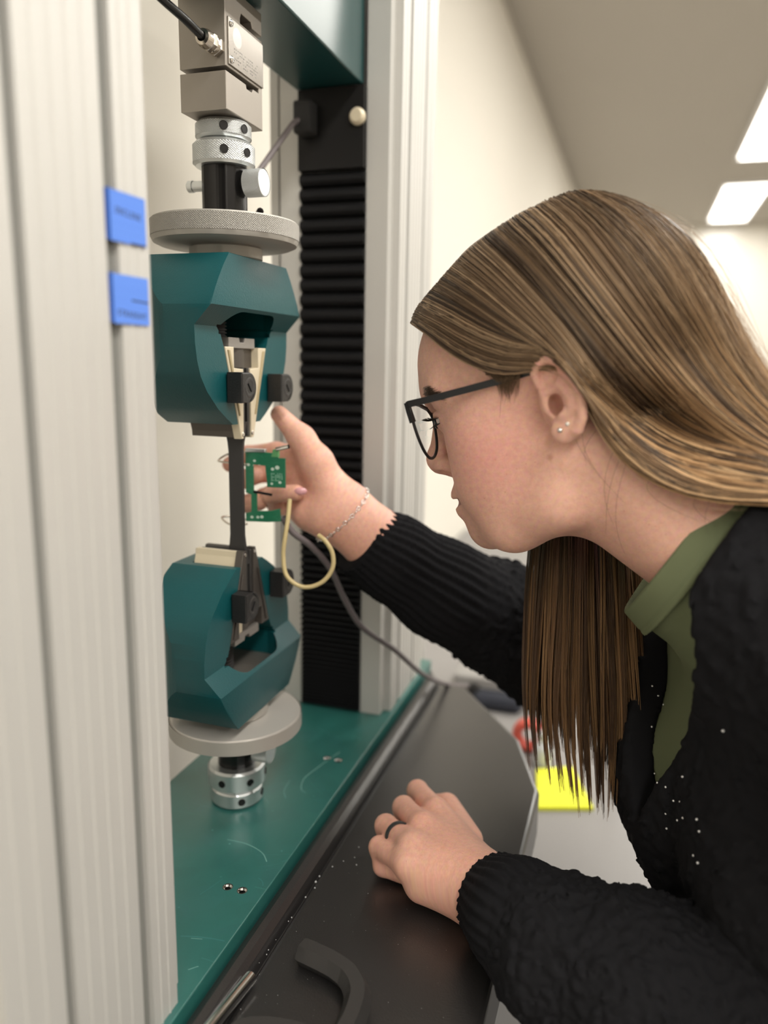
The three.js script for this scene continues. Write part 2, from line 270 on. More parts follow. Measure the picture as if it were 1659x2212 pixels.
function mirrorY(g) {
  const h = clean(g.clone()); const n = h.attributes.position.count / 3;
  for (const k of ['position', 'normal', 'uv']) { const a = h.attributes[k]; for (let i = 0; i < n; i++) for (let c = 0; c < a.itemSize; c++) { const p = a.array, i1 = (i * 3 + 1) * a.itemSize + c, i2 = (i * 3 + 2) * a.itemSize + c, q = p[i1]; p[i1] = p[i2]; p[i2] = q; } }
  const p = h.attributes.position, m = h.attributes.normal; for (let i = 0; i < p.count; i++) { p.setY(i, -p.getY(i)); m.setY(i, -m.getY(i)); }
  return h;
}
function knobGeo(z, y) { // rounded square button with a disc face, standing on the front of the grip
  const s = new THREE.Shape(); const r = 0.0123; s.moveTo(-r, -r); s.lineTo(0.002, -r); s.absarc(0.0, 0, r, -Math.PI / 2, Math.PI / 2, false); s.lineTo(-r, r); s.lineTo(-r, -r);
  return { body: extr(s, 0.0145, 0.0012, 2, 20).rotateY(Math.PI / 2).translate(0.018, y, z), ring: alongX(turned([[0.0050, 0], [0.0062, 0.0006], [0.0074, 0.0006], [0.0084, 0]], 32)).translate(0.0325, y, z), slot: box(0.0322, 0.0331, y - 0.0042, y + 0.0042, z - 0.0005, z + 0.0005).translate(0, -y, -z).rotateX(0.7).translate(0, y, z) };
}
function makeGrip(t, flip, off) {   // drawn at the heights of the upper grip, relative to its own base
  const put = (g) => { g = clean(g).translate(0, -0.357, 0); if (flip) g = mirrorY(g); return g.translate(0, off, 0); };
  part(t, 'body', put(gripBody.clone()), mat.teal, 'teal painted cast body');
  const jawBody = flip ? mat.cream : mat.darkSteel, plateM = flip ? mat.darkSteel : mat.cream;
  for (const s of [1, -1]) {
    const q = (a) => { const p = a.map(([z, y]) => [z * s, y]); return s > 0 ? p.reverse() : p; };
    // wedge block behind, front plate, groove bead
    const jaw = part(t, 'jaw', put(slabZY(q([[0.0360, 0.4205], [0.0060, 0.4205], [0.0060, 0.3450], [0.0105, 0.3450], [0.0110, 0.3500]]), -0.031, s > 0 && flip ? 0.012 : 0.0105, 0.0005)), s > 0 ? jawBody : mat.darkSteel, s > 0 && flip ? 'pale wedge jaw' : 'dark steel wedge jaw');
    const pl = part(jaw, 'front_plate', put(slabZY(q([[0.0360, 0.4205], [0.0215, 0.4205], [0.0215, 0.4035], [0.0060, 0.4025], [0.0070, 0.3440], [0.0110, 0.3440]]), 0.0100, 0.0175, 0.0006)), plateM, flip ? 'brown steel front plate' : 'cream coloured front plate');
    const rail = [[0.0322, 0.418], [0.0290, 0.418], [0.0130, 0.364], [0.0150, 0.364]];
    part(pl, 'rail', put(slabZY(q(rail), 0.0175, 0.0186, 0.0004)), flip ? mat.darkSteel : M({ color: lin(0.42, 0.34, 0.20), metalness: 0.2, roughness: 0.4 }));
    part(jaw, 'insert', put(slabZY(q([[0.0062, 0.4035], [0.0022, 0.4035], [0.0022, 0.3455], [0.0062, 0.3455]]), -0.029, 0.0162, 0.0004)), mat.blackOxide, 'black clamping insert');
    const pin = part(jaw, 'retaining_pin', put(alongX(cyl(0.0018, 0, 0.0012, 0.0003, 16)).translate(0.0170, 0.3478, 0.0085 * s)), mat.polish);
    const k = knobGeo(s > 0 ? 0.0235 : -0.0490, s > 0 ? 0.3880 : 0.3860);
    const kn = part(t, 'jaw_knob', put(k.body), mat.blackPlastic, 'black plastic jaw knob');
    part(kn, 'knob_ring', put(k.ring), mat.blackOxide); part(kn, 'knob_slot', put(k.slot), mat.rubber);
  }
  part(t, 'clamp_cylinder', put(cyl(0.0185, 0.4030, 0.4200, 0.0008, 36).translate(-0.006, 0, 0)), mat.darkSteel);
  part(t, 'cross_bar', put(slabZY([[0.0225, 0.4195], [0.0225, 0.4282], [0.0050, 0.4282], [0.0035, 0.4245], [-0.0035, 0.4245], [-0.0050, 0.4282], [-0.0225, 0.4282], [-0.0225, 0.4195]], 0.006, 0.0135, 0.0005)), M({ color: lin(0.30, 0.28, 0.26), metalness: 0.5, roughness: 0.4 }), 'notched grey cross bar');
  const th = []; for (let i = 0; i < 16; i++) { const y = 0.428 + i * 0.0028; th.push([0.0088, y], [0.0104, y + 0.0009], [0.0104, y + 0.0014], [0.0088, y + 0.0023]); }
  part(t, 'lead_screw', put(turned([[0, 0.4275], ...th, [0, 0.474]], 28).translate(-0.006, 0, 0.012)), mat.blackOxide, 'threaded lead screw');
  if (flip) part(t, 'pocket_floor', put(pocket(0.0476, 0.0283, 0.4600, 0.4745)), mat.steel, 'bare machined pocket floor');
}
{
  const t = thing('wedge_grip', 'teal wedge grip hanging below the load cell, open jaws pointing down', 'grip', [0, 0.344, 0]);
  makeGrip(t, false, 0.013);
  const w = (y) => y - 0.344;
  const hw = part(t, 'handwheel', new THREE.CylinderGeometry(0.0606, 0.0606, 0.0125, 96, 1, true).translate(0, w(0.5135), 0), mat.discKnurl, 'grey knurled handwheel rim');
  part(hw, 'wheel_disc', turned([[0.0, w(0.5015)], [0.054, w(0.5015)], [0.0585, w(0.5035)], [0.0602, w(0.5070)], [0.0600, w(0.5075)], [0.0600, w(0.5195)], [0.0590, w(0.5212)], [0.018, w(0.5212)], [0, w(0.5212)]], 96), mat.disc);
  part(hw, 'hub', cyl(0.030, w(0.4900), w(0.5020), 0.002), mat.disc);
  part(t, 'rod', cyl(0.0182, w(0.5210), w(0.5640), 0.0006, 48), mat.blackRod, 'glossy black adapter rod');
  clevisPin(t, w(0.5505), 1);
  knurledNut(t, 0.0250, w(0.5632), w(0.5812), [-1.05, -0.25, 0.9]);
  knurledNut(t, 0.0224, w(0.5832), w(0.5968), [-1.05, -0.25, 0.9]);
  part(t, 'stud', cyl(0.013, w(0.578), w(0.598), 0.0005), mat.zinc);
}
{
  const t = thing('wedge_grip', 'teal wedge grip standing on the base plate, jaws pointing up', 'grip', [0, 0, 0]);
  makeGrip(t, true, 0.2325);
  const hw = part(t, 'handwheel', new THREE.CylinderGeometry(0.0612, 0.0612, 0.0125, 96, 1, true).translate(0, 0.0815, 0), mat.disc, 'pale grey handwheel rim');
  part(hw, 'wheel_disc', turned([[0.0, 0.0740], [0.058, 0.0740], [0.0600, 0.0752], [0.0606, 0.0762], [0.0606, 0.0870], [0.0596, 0.0888], [0, 0.0888]], 96), M({ color: lin(0.56, 0.53, 0.49), metalness: 0.3, roughness: 0.45 }));
  part(hw, 'hub', cyl(0.030, 0.0880, 0.0992, 0.002), mat.disc);
  part(t, 'rod', cyl(0.0172, 0.022, 0.0745, 0.0006, 48), mat.blackRod, 'black adapter rod');
  clevisPin(t, 0.0540, 1);
  knurledNut(t, 0.0268, 0.0180, 0.0380, [-0.6, 0.35, -1.6], mat.zinc);
  knurledNut(t, 0.0240, 0.0004, 0.0165, [-0.9, 0.2], mat.zinc);
  part(t, 'stud', cyl(0.018, 0.012, 0.022, 0.0005), mat.zinc);
}

// ---------------------------------------------------------------- implicit surfaces
const sph = (x, y, z, a, r) => Math.hypot(x - a[0], y - a[1], z - a[2]) - r;
const ell = (x, y, z, a, r) => { const p = (x - a[0]) / r[0], q = (y - a[1]) / r[1], s = (z - a[2]) / r[2]; const k0 = Math.hypot(p, q, s), k1 = Math.hypot(p / r[0], q / r[1], s / r[2]); return k1 < 1e-9 ? -Math.min(...r) : k0 * (k0 - 1) / k1; };
const cap = (x, y, z, a, b, ra, rb) => { const bx = b[0] - a[0], by = b[1] - a[1], bz = b[2] - a[2], px = x - a[0], py = y - a[1], pz = z - a[2]; const h = clamp((px * bx + py * by + pz * bz) / (bx * bx + by * by + bz * bz)); return Math.hypot(px - bx * h, py - by * h, pz - bz * h) - (ra + (rb - ra) * h); };
const smin = (a, b, k) => { const h = Math.max(k - Math.abs(a - b), 0) / k; return Math.min(a, b) - h * h * k * 0.25; };
const smax = (a, b, k) => -smin(-a, -b, k);
const chain = (x, y, z, pts, k = 0) => { let d = 1e9; for (let i = 0; i + 1 < pts.length; i++) { const e = cap(x, y, z, pts[i], pts[i + 1], pts[i][3], pts[i + 1][3]); d = k ? smin(d, e, k) : Math.min(d, e); } return d; };
// surface nets over the blocks near the surface; `to` maps a local point to the world, `flip` turns the faces over
function meshSDF(f, lo, hi, cell, { to = null, flip = false, color = null, uv = null, margin = 1.5 } = {}) {
  const nx = Math.ceil((hi[0] - lo[0]) / cell) + 1, ny = Math.ceil((hi[1] - lo[1]) / cell) + 1, nz = Math.ceil((hi[2] - lo[2]) / cell) + 1;
  const v = new Float32Array(nx * ny * nz).fill(1), B = 8, at = (i, j, k) => (k * ny + j) * nx + i;
  const half = B * cell * 0.5 * Math.sqrt(3) * margin;
  const live = [];
  for (let k = 0; k < nz; k += B) for (let j = 0; j < ny; j += B) for (let i = 0; i < nx; i += B) {
    const c = f(lo[0] + (i + B / 2) * cell, lo[1] + (j + B / 2) * cell, lo[2] + (k + B / 2) * cell);
    const far = Math.abs(c) > half; if (far && c > 0) continue; if (!far) live.push([i, j, k]);
    for (let kk = k; kk < Math.min(nz, k + B); kk++) for (let jj = j; jj < Math.min(ny, j + B); jj++) for (let ii = i; ii < Math.min(nx, i + B); ii++)
      v[at(ii, jj, kk)] = far ? -1 : f(lo[0] + ii * cell, lo[1] + jj * cell, lo[2] + kk * cell);
  }
  const id = new Map(), pos = [], idx = [];
  const off = [0, 1, nx, nx + 1, nx * ny, nx * ny + 1, nx * ny + nx, nx * ny + nx + 1];
  const edges = [[0, 1], [2, 3], [4, 5], [6, 7], [0, 2], [1, 3], [4, 6], [5, 7], [0, 4], [1, 5], [2, 6], [3, 7]];
  const vert = (i, j, k) => {
    const b = at(i, j, k); if (id.has(b)) return id.get(b);
    let n = 0, sx = 0, sy = 0, sz = 0;
    for (const [p, q] of edges) { const a = v[b + off[p]], c = v[b + off[q]]; if ((a < 0) === (c < 0)) continue; const t = a / (a - c); sx += (p & 1) + t * ((q & 1) - (p & 1)); sy += ((p >> 1) & 1) + t * (((q >> 1) & 1) - ((p >> 1) & 1)); sz += (p >> 2) + t * ((q >> 2) - (p >> 2)); n++; }
    const m = pos.length / 3; pos.push(lo[0] + (i + sx / n) * cell, lo[1] + (j + sy / n) * cell, lo[2] + (k + sz / n) * cell); id.set(b, m); return m;
  };
  const quad = (a, b, c, d, s) => { if (s !== flip) idx.push(a, c, b, a, d, c); else idx.push(a, b, c, a, c, d); };
  for (const [bi, bj, bk] of live) for (let k = Math.max(1, bk); k < Math.min(nz - 1, bk + B); k++) for (let j = Math.max(1, bj); j < Math.min(ny - 1, bj + B); j++) for (let i = Math.max(1, bi); i < Math.min(nx - 1, bi + B); i++) {
    const a = v[at(i, j, k)] < 0;
    if (a !== v[at(i + 1, j, k)] < 0) quad(vert(i, j - 1, k - 1), vert(i, j, k - 1), vert(i, j, k), vert(i, j - 1, k), !a);
    if (a !== v[at(i, j + 1, k)] < 0) quad(vert(i - 1, j, k - 1), vert(i - 1, j, k), vert(i, j, k), vert(i, j, k - 1), !a);
    if (a !== v[at(i, j, k + 1)] < 0) quad(vert(i - 1, j - 1, k), vert(i, j - 1, k), vert(i, j, k), vert(i - 1, j, k), !a);
  }
  const P = new Float32Array(pos.length), Cc = color ? new Float32Array(pos.length) : null, Uu = uv ? new Float32Array(pos.length / 3 * 2) : null;
  for (let i = 0; i < pos.length; i += 3) {
    const l = [pos[i], pos[i + 1], pos[i + 2]];
    if (color) { const c = color(l[0], l[1], l[2]); Cc[i] = c[0]; Cc[i + 1] = c[1]; Cc[i + 2] = c[2]; }
    if (uv) { const u = uv(l[0], l[1], l[2]); Uu[i / 3 * 2] = u[0]; Uu[i / 3 * 2 + 1] = u[1]; }
    if (to) { const w = to(l); P[i] = w[0]; P[i + 1] = w[1]; P[i + 2] = w[2]; } else { P[i] = l[0]; P[i + 1] = l[1]; P[i + 2] = l[2]; }
  }
  const g = new THREE.BufferGeometry();
  g.setAttribute('position', new THREE.BufferAttribute(P, 3));
  if (color) g.setAttribute('color', new THREE.BufferAttribute(Cc, 3));
  if (uv) g.setAttribute('uv', new THREE.BufferAttribute(Uu, 2));
  g.setIndex(idx); g.computeVertexNormals(); return g;
}
// points of the photograph at a known distance from the lens, used to read off joints
camera.updateMatrixWorld(true);
const camE = camera.matrixWorld.elements;
function rayOf(px, py) { const a = (px - 829.5) / 1661, b = -(py - 1106) / 1661; return [camE[0] * a + camE[4] * b - camE[8], camE[1] * a + camE[5] * b - camE[9], camE[2] * a + camE[6] * b - camE[10]]; }
const CP = [0.3352, 0.41, 0.5942];
const at = (px, py, d, r) => { const q = rayOf(px, py), o = [CP[0] + q[0] * d, CP[1] + q[1] * d, CP[2] + q[2] * d]; if (r !== undefined) o.push(r); return o; };
const onY = (px, py, y, r) => { const q = rayOf(px, py); return at(px, py, (y - CP[1]) / q[1], r); };
function march(px, py, f, t0 = 0.3, t1 = 1.2) { let t = t0; for (let k = 0; k < 400 && t < t1; k++) { const d = f(...at(px, py, t)); if (d < 0.0002) return at(px, py, t); t += Math.max(0.0002, d * 0.6); } return at(px, py, t1); }
const lf = (f) => (x, y, z) => f(...toL([x, y, z]));

// ---------------------------------------------------------------- the person
// head frame: x forward, y up, z to the person's left (towards the camera)
const HO = [0.2884, 0.3873, 0.0257], HF = [-0.944, -0.309, -0.1159], HU = [-0.3067, 0.9511, -0.0377], HL = [-0.1219, 0, 0.9925];
const toW = (l) => [HO[0] + HF[0] * l[0] + HU[0] * l[1] + HL[0] * l[2], HO[1] + HF[1] * l[0] + HU[1] * l[1] + HL[1] * l[2], HO[2] + HF[2] * l[0] + HU[2] * l[1] + HL[2] * l[2]];
const dotv = (a, b) => a[0] * b[0] + a[1] * b[1] + a[2] * b[2];
const toL = (w) => { const d = [w[0] - HO[0], w[1] - HO[1], w[2] - HO[2]]; return [dotv(d, HF), dotv(d, HU), dotv(d, HL)]; };
const locAt = (px, py, z) => { const q = rayOf(px, py), o = [HO[0] + HL[0] * z - CP[0], HO[1] + HL[1] * z - CP[1], HO[2] + HL[2] * z - CP[2]]; return toL(at(px, py, dotv(o, HL) / dotv(q, HL))); };

function headField(x, y, zz) {
  const z = Math.abs(zz);
  let d = ell(x, y, z, [-0.003, 0.044, 0], [0.097, 0.077, 0.073]);
  d = smin(d, ell(x, y, z, [0.042, 0.040, 0], [0.0605, 0.050, 0.050]), 0.02);
  d = smin(d, ell(x, y, z, [0.042, -0.020, 0], [0.048, 0.068, 0.054]), 0.025);
  d = smin(d, ell(x, y, z, [0.050, -0.006, 0.037], [0.028, 0.026, 0.023]), 0.022);           // cheekbone
  d = smin(d, ell(x, y, z, [0.046, -0.044, 0.034], [0.038, 0.038, 0.021]), 0.025);           // cheek
  d = smin(d, cap(x, y, z, [0.002, -0.040, 0.052], [0.014, -0.066, 0.046], 0.014, 0.014), 0.025);   // angle of the jaw
  d = smin(d, cap(x, y, z, [0.014, -0.066, 0.046], [0.054, -0.0785, 0.031], 0.014, 0.0130), 0.022);
  d = smin(d, cap(x, y, z, [0.054, -0.0785, 0.031], [0.080, -0.0780, 0.006], 0.0130, 0.0140), 0.016);
  d = smin(d, sph(x, y, z, [0.0820, -0.0780, 0], 0.0138), 0.012);                               // chin
  d = smin(d, ell(x, y, z, [0.040, -0.072, 0], [0.042, 0.018, 0.030]), 0.02);                // floor of the mouth
  d = smin(d, ell(x, y, z, [0.074, -0.051, 0], [0.0275, 0.030, 0.030]), 0.014);              // muzzle
  d = smin(d, cap(x, y, z, [0.0965, 0.030, 0.004], [0.0760, 0.029, 0.042], 0.0070, 0.0075), 0.016);   // brow
  // eye socket and lids
  d = smax(d, -ell(x, y, z, [0.0995, 0.0110, 0.033], [0.0150, 0.0120, 0.0185]), 0.009);
  d = smin(d, sph(x, y, z, [0.0780, 0.0112, 0.0312], 0.0136), 0.004);
  d = smax(d, -cap(x, y, z, [0.0925, 0.0092, 0.0230], [0.0845, 0.0092, 0.0448], 0.0031, 0.0016), 0.0010); // lid gap
  d = smax(d, -cap(x, y, z, [0.0912, 0.0178, 0.0250], [0.0830, 0.0158, 0.0460], 0.0010, 0.0009), 0.0030); // fold of the upper lid
  // nose
  d = smin(d, cap(x, y, z, [0.0925, 0.020, 0], [0.1070, -0.0135, 0], 0.0070, 0.0082), 0.011);
  d = smin(d, sph(x, y, z, [0.1095, -0.0185, 0], 0.0092), 0.007);
  d = smin(d, ell(x, y, z, [0.1005, -0.0235, 0.0105], [0.0088, 0.0065, 0.0055]), 0.006);
  d = smin(d, cap(x, y, z, [0.1105, -0.0245, 0], [0.1005, -0.0310, 0], 0.0035, 0.0035), 0.005);
  d = smax(d, -ell(x, y, z, [0.1045, -0.0288, 0.0105], [0.0056, 0.0036, 0.0046]), 0.0010);
  // lips
  d = smin(d, cap(x, y, z, [0.0985, -0.0462, 0], [0.0950, -0.0485, 0.012], 0.0062, 0.0050), 0.006);
  d = smin(d, cap(x, y, z, [0.0950, -0.0485, 0.012], [0.0835, -0.0515, 0.0235], 0.0050, 0.0030), 0.006);
  d = smin(d, cap(x, y, z, [0.0962, -0.0600, 0], [0.0930, -0.0590, 0.012], 0.0068, 0.0056), 0.006);
  d = smin(d, cap(x, y, z, [0.0930, -0.0590, 0.012], [0.0835, -0.0545, 0.0225], 0.0056, 0.0030), 0.006);
  d = smax(d, -cap(x, y, z, [0.1065, -0.0530, 0], [0.0995, -0.0530, 0.0140], 0.0038, 0.0034), 0.0014);
  d = smax(d, -cap(x, y, z, [0.0995, -0.0530, 0.0140], [0.0895, -0.0522, 0.0265], 0.0034, 0.0020), 0.0014);
  d = smax(d, -ell(x, y, z, [0.1075, -0.0715, 0], [0.0085, 0.0045, 0.016]), 0.008);             // dip above the chin
  // neck
  d = smin(d, cap(x, y, z, [-0.006, -0.046, 0], [-0.1085, -0.1600, 0], 0.047, 0.0535), 0.022);
  d = smin(d, cap(x, y, z, [-0.022, -0.030, 0.046], [-0.072, -0.172, 0.016], 0.011, 0.011), 0.028);
  d = smin(d, ell(x, y, z, [-0.125, -0.190, 0], [0.055, 0.04, 0.065]), 0.03);
  return d;
}
const helix = [[-0.0020, 0.0050, 0.0710, 0.0024], [0.0012, 0.0120, 0.0735, 0.0026], [0.0016, 0.0185, 0.0755, 0.0028], [-0.0020, 0.0232, 0.0775, 0.0030], [-0.0085, 0.0248, 0.0800, 0.0031], [-0.0148, 0.0222, 0.0820, 0.0031], [-0.0205, 0.0150, 0.0830, 0.0031], [-0.0240, 0.0040, 0.0835, 0.0031], [-0.0240, -0.0070, 0.0832, 0.0031], [-0.0215, -0.0155, 0.0818, 0.0033], [-0.0165, -0.0215, 0.0795, 0.0038]];
const antihelix = [[-0.0085, 0.0165, 0.0770, 0.0022], [-0.0135, 0.0085, 0.0800, 0.0028], [-0.0175, 0.0000, 0.0815, 0.0031], [-0.0170, -0.0075, 0.0805, 0.0031], [-0.0125, -0.0118, 0.0785, 0.0034]];
function earField(x, y, z) {
  // bowl of the ear, leaning out towards the back
  const lean = 0.0718 - 0.42 * (x + 0.002);
  let d = Math.max(ell(x, y, z - lean, [-0.0115, 0.0015, 0.0008], [0.0140, 0.0235, 0.0030]), -1);
  d = smin(d, chain(x, y, z, helix), 0.0035);
  d = smin(d, chain(x, y, z, antihelix), 0.0040);
  d = smin(d, ell(x, y, z, [-0.0082, -0.0205, 0.0765], [0.0086, 0.0080, 0.0042]), 0.0050);   // lobe
  d = smin(d, ell(x, y, z, [-0.0100, -0.0105, 0.0778], [0.0038, 0.0032, 0.0034]), 0.0030);   // antitragus
  d = smin(d, ell(x, y, z, [-0.0010, -0.0025, 0.0740], [0.0036, 0.0058, 0.0034]), 0.0050);   // tragus
  d = smin(d, ell(x, y, z, [-0.0060, 0.0000, 0.0650], [0.0120, 0.0230, 0.0070]), 0.0040);    // root on the skull
  d = smax(d, -ell(x, y, z, [-0.0076, -0.0038, 0.0735], [0.0054, 0.0080, 0.0086]), 0.0022);  // concha
  d = smin(d, chain(x, y, z, [[-0.0005, 0.0055, 0.0735, 0.0026], [-0.0075, 0.0062, 0.0760, 0.0024], [-0.0120, 0.0068, 0.0785, 0.0022]]), 0.0025);   // root of the helix
  d = smax(d, -ell(x, y, z, [-0.0068, 0.0150, 0.0815], [0.0068, 0.0056, 0.0050]), 0.0018);   // fossa
  return d;
}
// skin tones belong to the skin: flushed cheek, ear and finger joints, darker lips, moles
const SK = [0.76, 0.432, 0.328];
const mixc = (a, b, t) => [lerp(a[0], b[0], t), lerp(a[1], b[1], t), lerp(a[2], b[2], t)];
const blob = (x, y, z, c, r) => Math.exp(-((x - c[0]) ** 2 + (y - c[1]) ** 2 + (z - c[2]) ** 2) / (r * r));
const spots = [[0.000, -0.0575, 0.052, 0.0012, 0.7], [0.0031, -0.066, 0.050, 0.0010, 0.6], [-0.0052, -0.0483, 0.052, 0.0016, 0.9], [0.0078, -0.0348, 0.062, 0.0022, 0.5], [0.0255, -0.052, 0.055, 0.0013, 0.4], [0.0262, -0.058, 0.055, 0.0013, 0.4], [0.066, -0.066, 0.030, 0.0011, 0.4], [-0.0440, -0.131, 0.045, 0.0014, 0.6]];
function skinColor(x, y, z) {
  let c = SK.slice(); const n = noise(x * 60, y * 60, z * 60), m = noise(x * 120, y * 120, z * 120);
  c = mixc(c, [0.76, 0.33, 0.285], clamp(0.70 * blob(x, y, z, [0.050, -0.022, 0.050], 0.032) + 0.30 * blob(x, y, z, [0.105, -0.024, 0], 0.016) + 0.25 * blob(x, y, z, [-0.012, 0.012, 0.078], 0.022) + 0.10 * n + 0.06 * m));
  const az = Math.abs(z), lip = Math.min(cap(x, y, az, [0.0985, -0.0475, 0], [0.0950, -0.0495, 0.012], 0.0058, 0.0046), cap(x, y, az, [0.0950, -0.0495, 0.012], [0.0840, -0.0520, 0.0235], 0.0046, 0.0026), cap(x, y, az, [0.0962, -0.0595, 0], [0.0930, -0.0585, 0.012], 0.0066, 0.0054), cap(x, y, az, [0.0930, -0.0585, 0.012], [0.0840, -0.0540, 0.0225], 0.0054, 0.0026));
  c = mixc(c, [0.40, 0.155, 0.145], 0.85 * sstep(0.0022, 0.0004, lip));
  for (const s of spots) c = mixc(c, [0.33, 0.11, 0.08], s[4] * sstep(s[3] * 1.5, s[3] * 0.6, Math.hypot(x - s[0], y - s[1], (z - s[2]) * 0.25)));
  return c;
}
const handColor = (x, y, z) => mixc(SK, [0.82, 0.40, 0.295], clamp(0.40 + 0.35 * noise(x * 45, y * 45, z * 45) + 0.12 * noise(x * 200, y * 200, z * 200)));

const person = thing('person', 'person in black knit cardigan and olive shirt leaning towards the testing machine', 'person', [0, 0, 0]);
// pores, freckles and mottled tone of skin, 11 cm to a tile
const skinMap = (() => { const N = 512, fr = []; for (let i = 0; i < 90; i++) fr.push([rr(0, N), rr(0, N), rr(1.2, 3.2), rr(0.08, 0.30)]);
  return data(N, N, (x, y) => { let a = 0.955 + 0.035 * noise(x * 0.05, y * 0.05, 3) + 0.03 * noise(x * 0.16, y * 0.16, 8), r = 1, g = 1 + 0.05 * noise(x * 0.07, y * 0.07, 15), b = 1 + 0.06 * noise(x * 0.07, y * 0.07, 22); for (const f of fr) { const d = Math.hypot(x - f[0], y - f[1]); if (d < f[2]) { const k = f[3] * (1 - d / f[2]); r -= k * 0.45; g -= k; b -= k; } } return [a * r, a * g, a * b]; }, true); })();
const skinM = MP({ vertexColors: true, map: skinMap, roughness: 0.5, sheen: 0.25, sheenRoughness: 0.5, sheenColor: lin(1, 0.75, 0.65), specularIntensity: 0.7 });

// ---- arms and hands: joints with radii
const wristL = [0.262, 0.018, 0.088], elbowL = [0.500, -0.010, 0.135];
const handL = (() => {
  const Y = 0.0235;
  const W = onY(1046, 1930, 0.012, 0.0235), W2 = onY(1085, 1962, 0.014, 0.0275);
  const mcp = [onY(942, 1752, Y, 0.0105), onY(912, 1786, Y + 0.003, 0.0110), onY(889, 1828, Y + 0.002, 0.0105), onY(880, 1868, Y - 0.004, 0.0098)];
  const pip = [onY(902, 1708, 0.0155, 0.0096), onY(872, 1744, 0.0165, 0.0098), onY(834, 1784, 0.0145, 0.0096), onY(820, 1830, 0.0105, 0.0088)];
  const under = pip.map((p, i) => [p[0] + 0.004, -0.0050, p[2] + 0.002, 0.0088 - (i === 3 ? 0.0008 : 0)]);
  const tip = pip.map((p, i) => [p[0] + 0.024, -0.0072, p[2] + 0.004, 0.0080 - (i === 3 ? 0.0006 : 0)]);
  return { W, W2, mcp, pip, under, tip, thumb: [onY(1010, 1815, 0.004, 0.0135), onY(965, 1742, 0.000, 0.0125), onY(935, 1742, -0.004, 0.0105), onY(905, 1765, -0.006, 0.0090)] };
})();
function handLField(x, y, z) {
  const H = handL; let palm = cap(x, y, z, H.W2, H.W, H.W2[3], H.W[3]);
  for (let i = 0; i < 4; i++) { const m = H.mcp[i], w = [lerp(H.W[0], m[0], 0.12), H.W[1] + 0.002, lerp(H.W[2], m[2], 0.28), 0.0165]; palm = smin(palm, cap(x, y, z, w, m, 0.0175, m[3]), 0.016); const lo = [m[0] + 0.012, m[1] - 0.016, m[2], 0]; palm = smin(palm, cap(x, y, z, [w[0], w[1] - 0.010, w[2]], lo, 0.014, 0.0125), 0.014); }
  palm = smin(palm, chain(x, y, z, H.thumb.slice(0, 3)), 0.010); palm = smin(palm, chain(x, y, z, H.thumb.slice(2)), 0.004);
  let f = 1e9;
  for (let i = 0; i < 4; i++) f = smin(f, chain(x, y, z, [H.mcp[i], H.pip[i], H.under[i], H.tip[i]], 0.003), 0.0022);
  return smin(palm, f, 0.006);
}
const handR = {
  W: at(752, 1118, 0.735, 0.0265), W2: at(800, 1165, 0.735, 0.0290),
  mcp: [at(668, 992, 0.752, 0.0118), at(655, 1025, 0.757, 0.0118), at(650, 1063, 0.755, 0.0112), at(652, 1098, 0.748, 0.0104)],
  f: [
    [at(668, 992, 0.752, 0.0112), at(597, 976, 0.765, 0.0098), at(535, 982, 0.768, 0.0088), at(497, 1003, 0.766, 0.0078)],
    [at(655, 1025, 0.757, 0.0112), at(565, 1020, 0.772, 0.0100), at(530, 1035, 0.755, 0.0090), at(552, 1028, 0.738, 0.0082)],
    [at(650, 1063, 0.755, 0.0108), at(572, 1075, 0.768, 0.0096), at(536, 1088, 0.752, 0.0088), at(560, 1085, 0.736, 0.0080)],
    [at(652, 1098, 0.748, 0.0098), at(598, 1092, 0.755, 0.0090), at(585, 1068, 0.728, 0.0084), at(640, 1064, 0.716, 0.0076)]],
  thumb: [at(722, 1075, 0.728, 0.0165), at(684, 1000, 0.728, 0.0155), at(652, 948, 0.730, 0.0118), at(603, 895, 0.728, 0.0082)],
};
function handRField(x, y, z) {
  const H = handR; let p = cap(x, y, z, H.W2, H.W, H.W2[3], H.W[3]);
  for (let i = 0; i < 4; i++) { const m = H.mcp[i]; p = smin(p, cap(x, y, z, [lerp(H.W[0], m[0], 0.2), lerp(H.W[1], m[1], 0.3), lerp(H.W[2], m[2], 0.2)], m, 0.0195, 0.0135), 0.016); }
  p = smin(p, chain(x, y, z, H.thumb, 0.008), 0.012);
  p = smin(p, cap(x, y, z, at(700, 1120, 0.728), at(668, 1112, 0.735), 0.0155, 0.0135), 0.016);
  let f = 1e9; for (const c of H.f) f = smin(f, chain(x, y, z, c, 0.003), 0.0018);
  return smin(p, f, 0.006);
}
const elbowR = [0.262, 0.120, -0.185], shoulderR = [0.400, 0.195, -0.190], shoulderL = [0.505, 0.215, 0.165];
// axis of the neck, s metres down from the skull
const neckAx = (s, f = 0, z = 0) => toW([-0.006 - 0.669 * s + 0.744 * f, -0.046 - 0.744 * s - 0.669 * f, z]);
const NB1 = neckAx(0.108, 0.014, -0.008), NB2 = neckAx(0.205);
const NA = neckAx(-0.011, 0.015, -0.011), NU = (() => { const b = neckAx(0.989, 0.015, -0.011); return [b[0] - NA[0], b[1] - NA[1], b[2] - NA[2]]; })();
const neckCoord = (x, y, z) => { const d = [x - NA[0], y - NA[1], z - NA[2]], t = dotv(d, NU); return [t, Math.hypot(d[0] - NU[0] * t, d[1] - NU[1] * t, d[2] - NU[2] * t)]; };
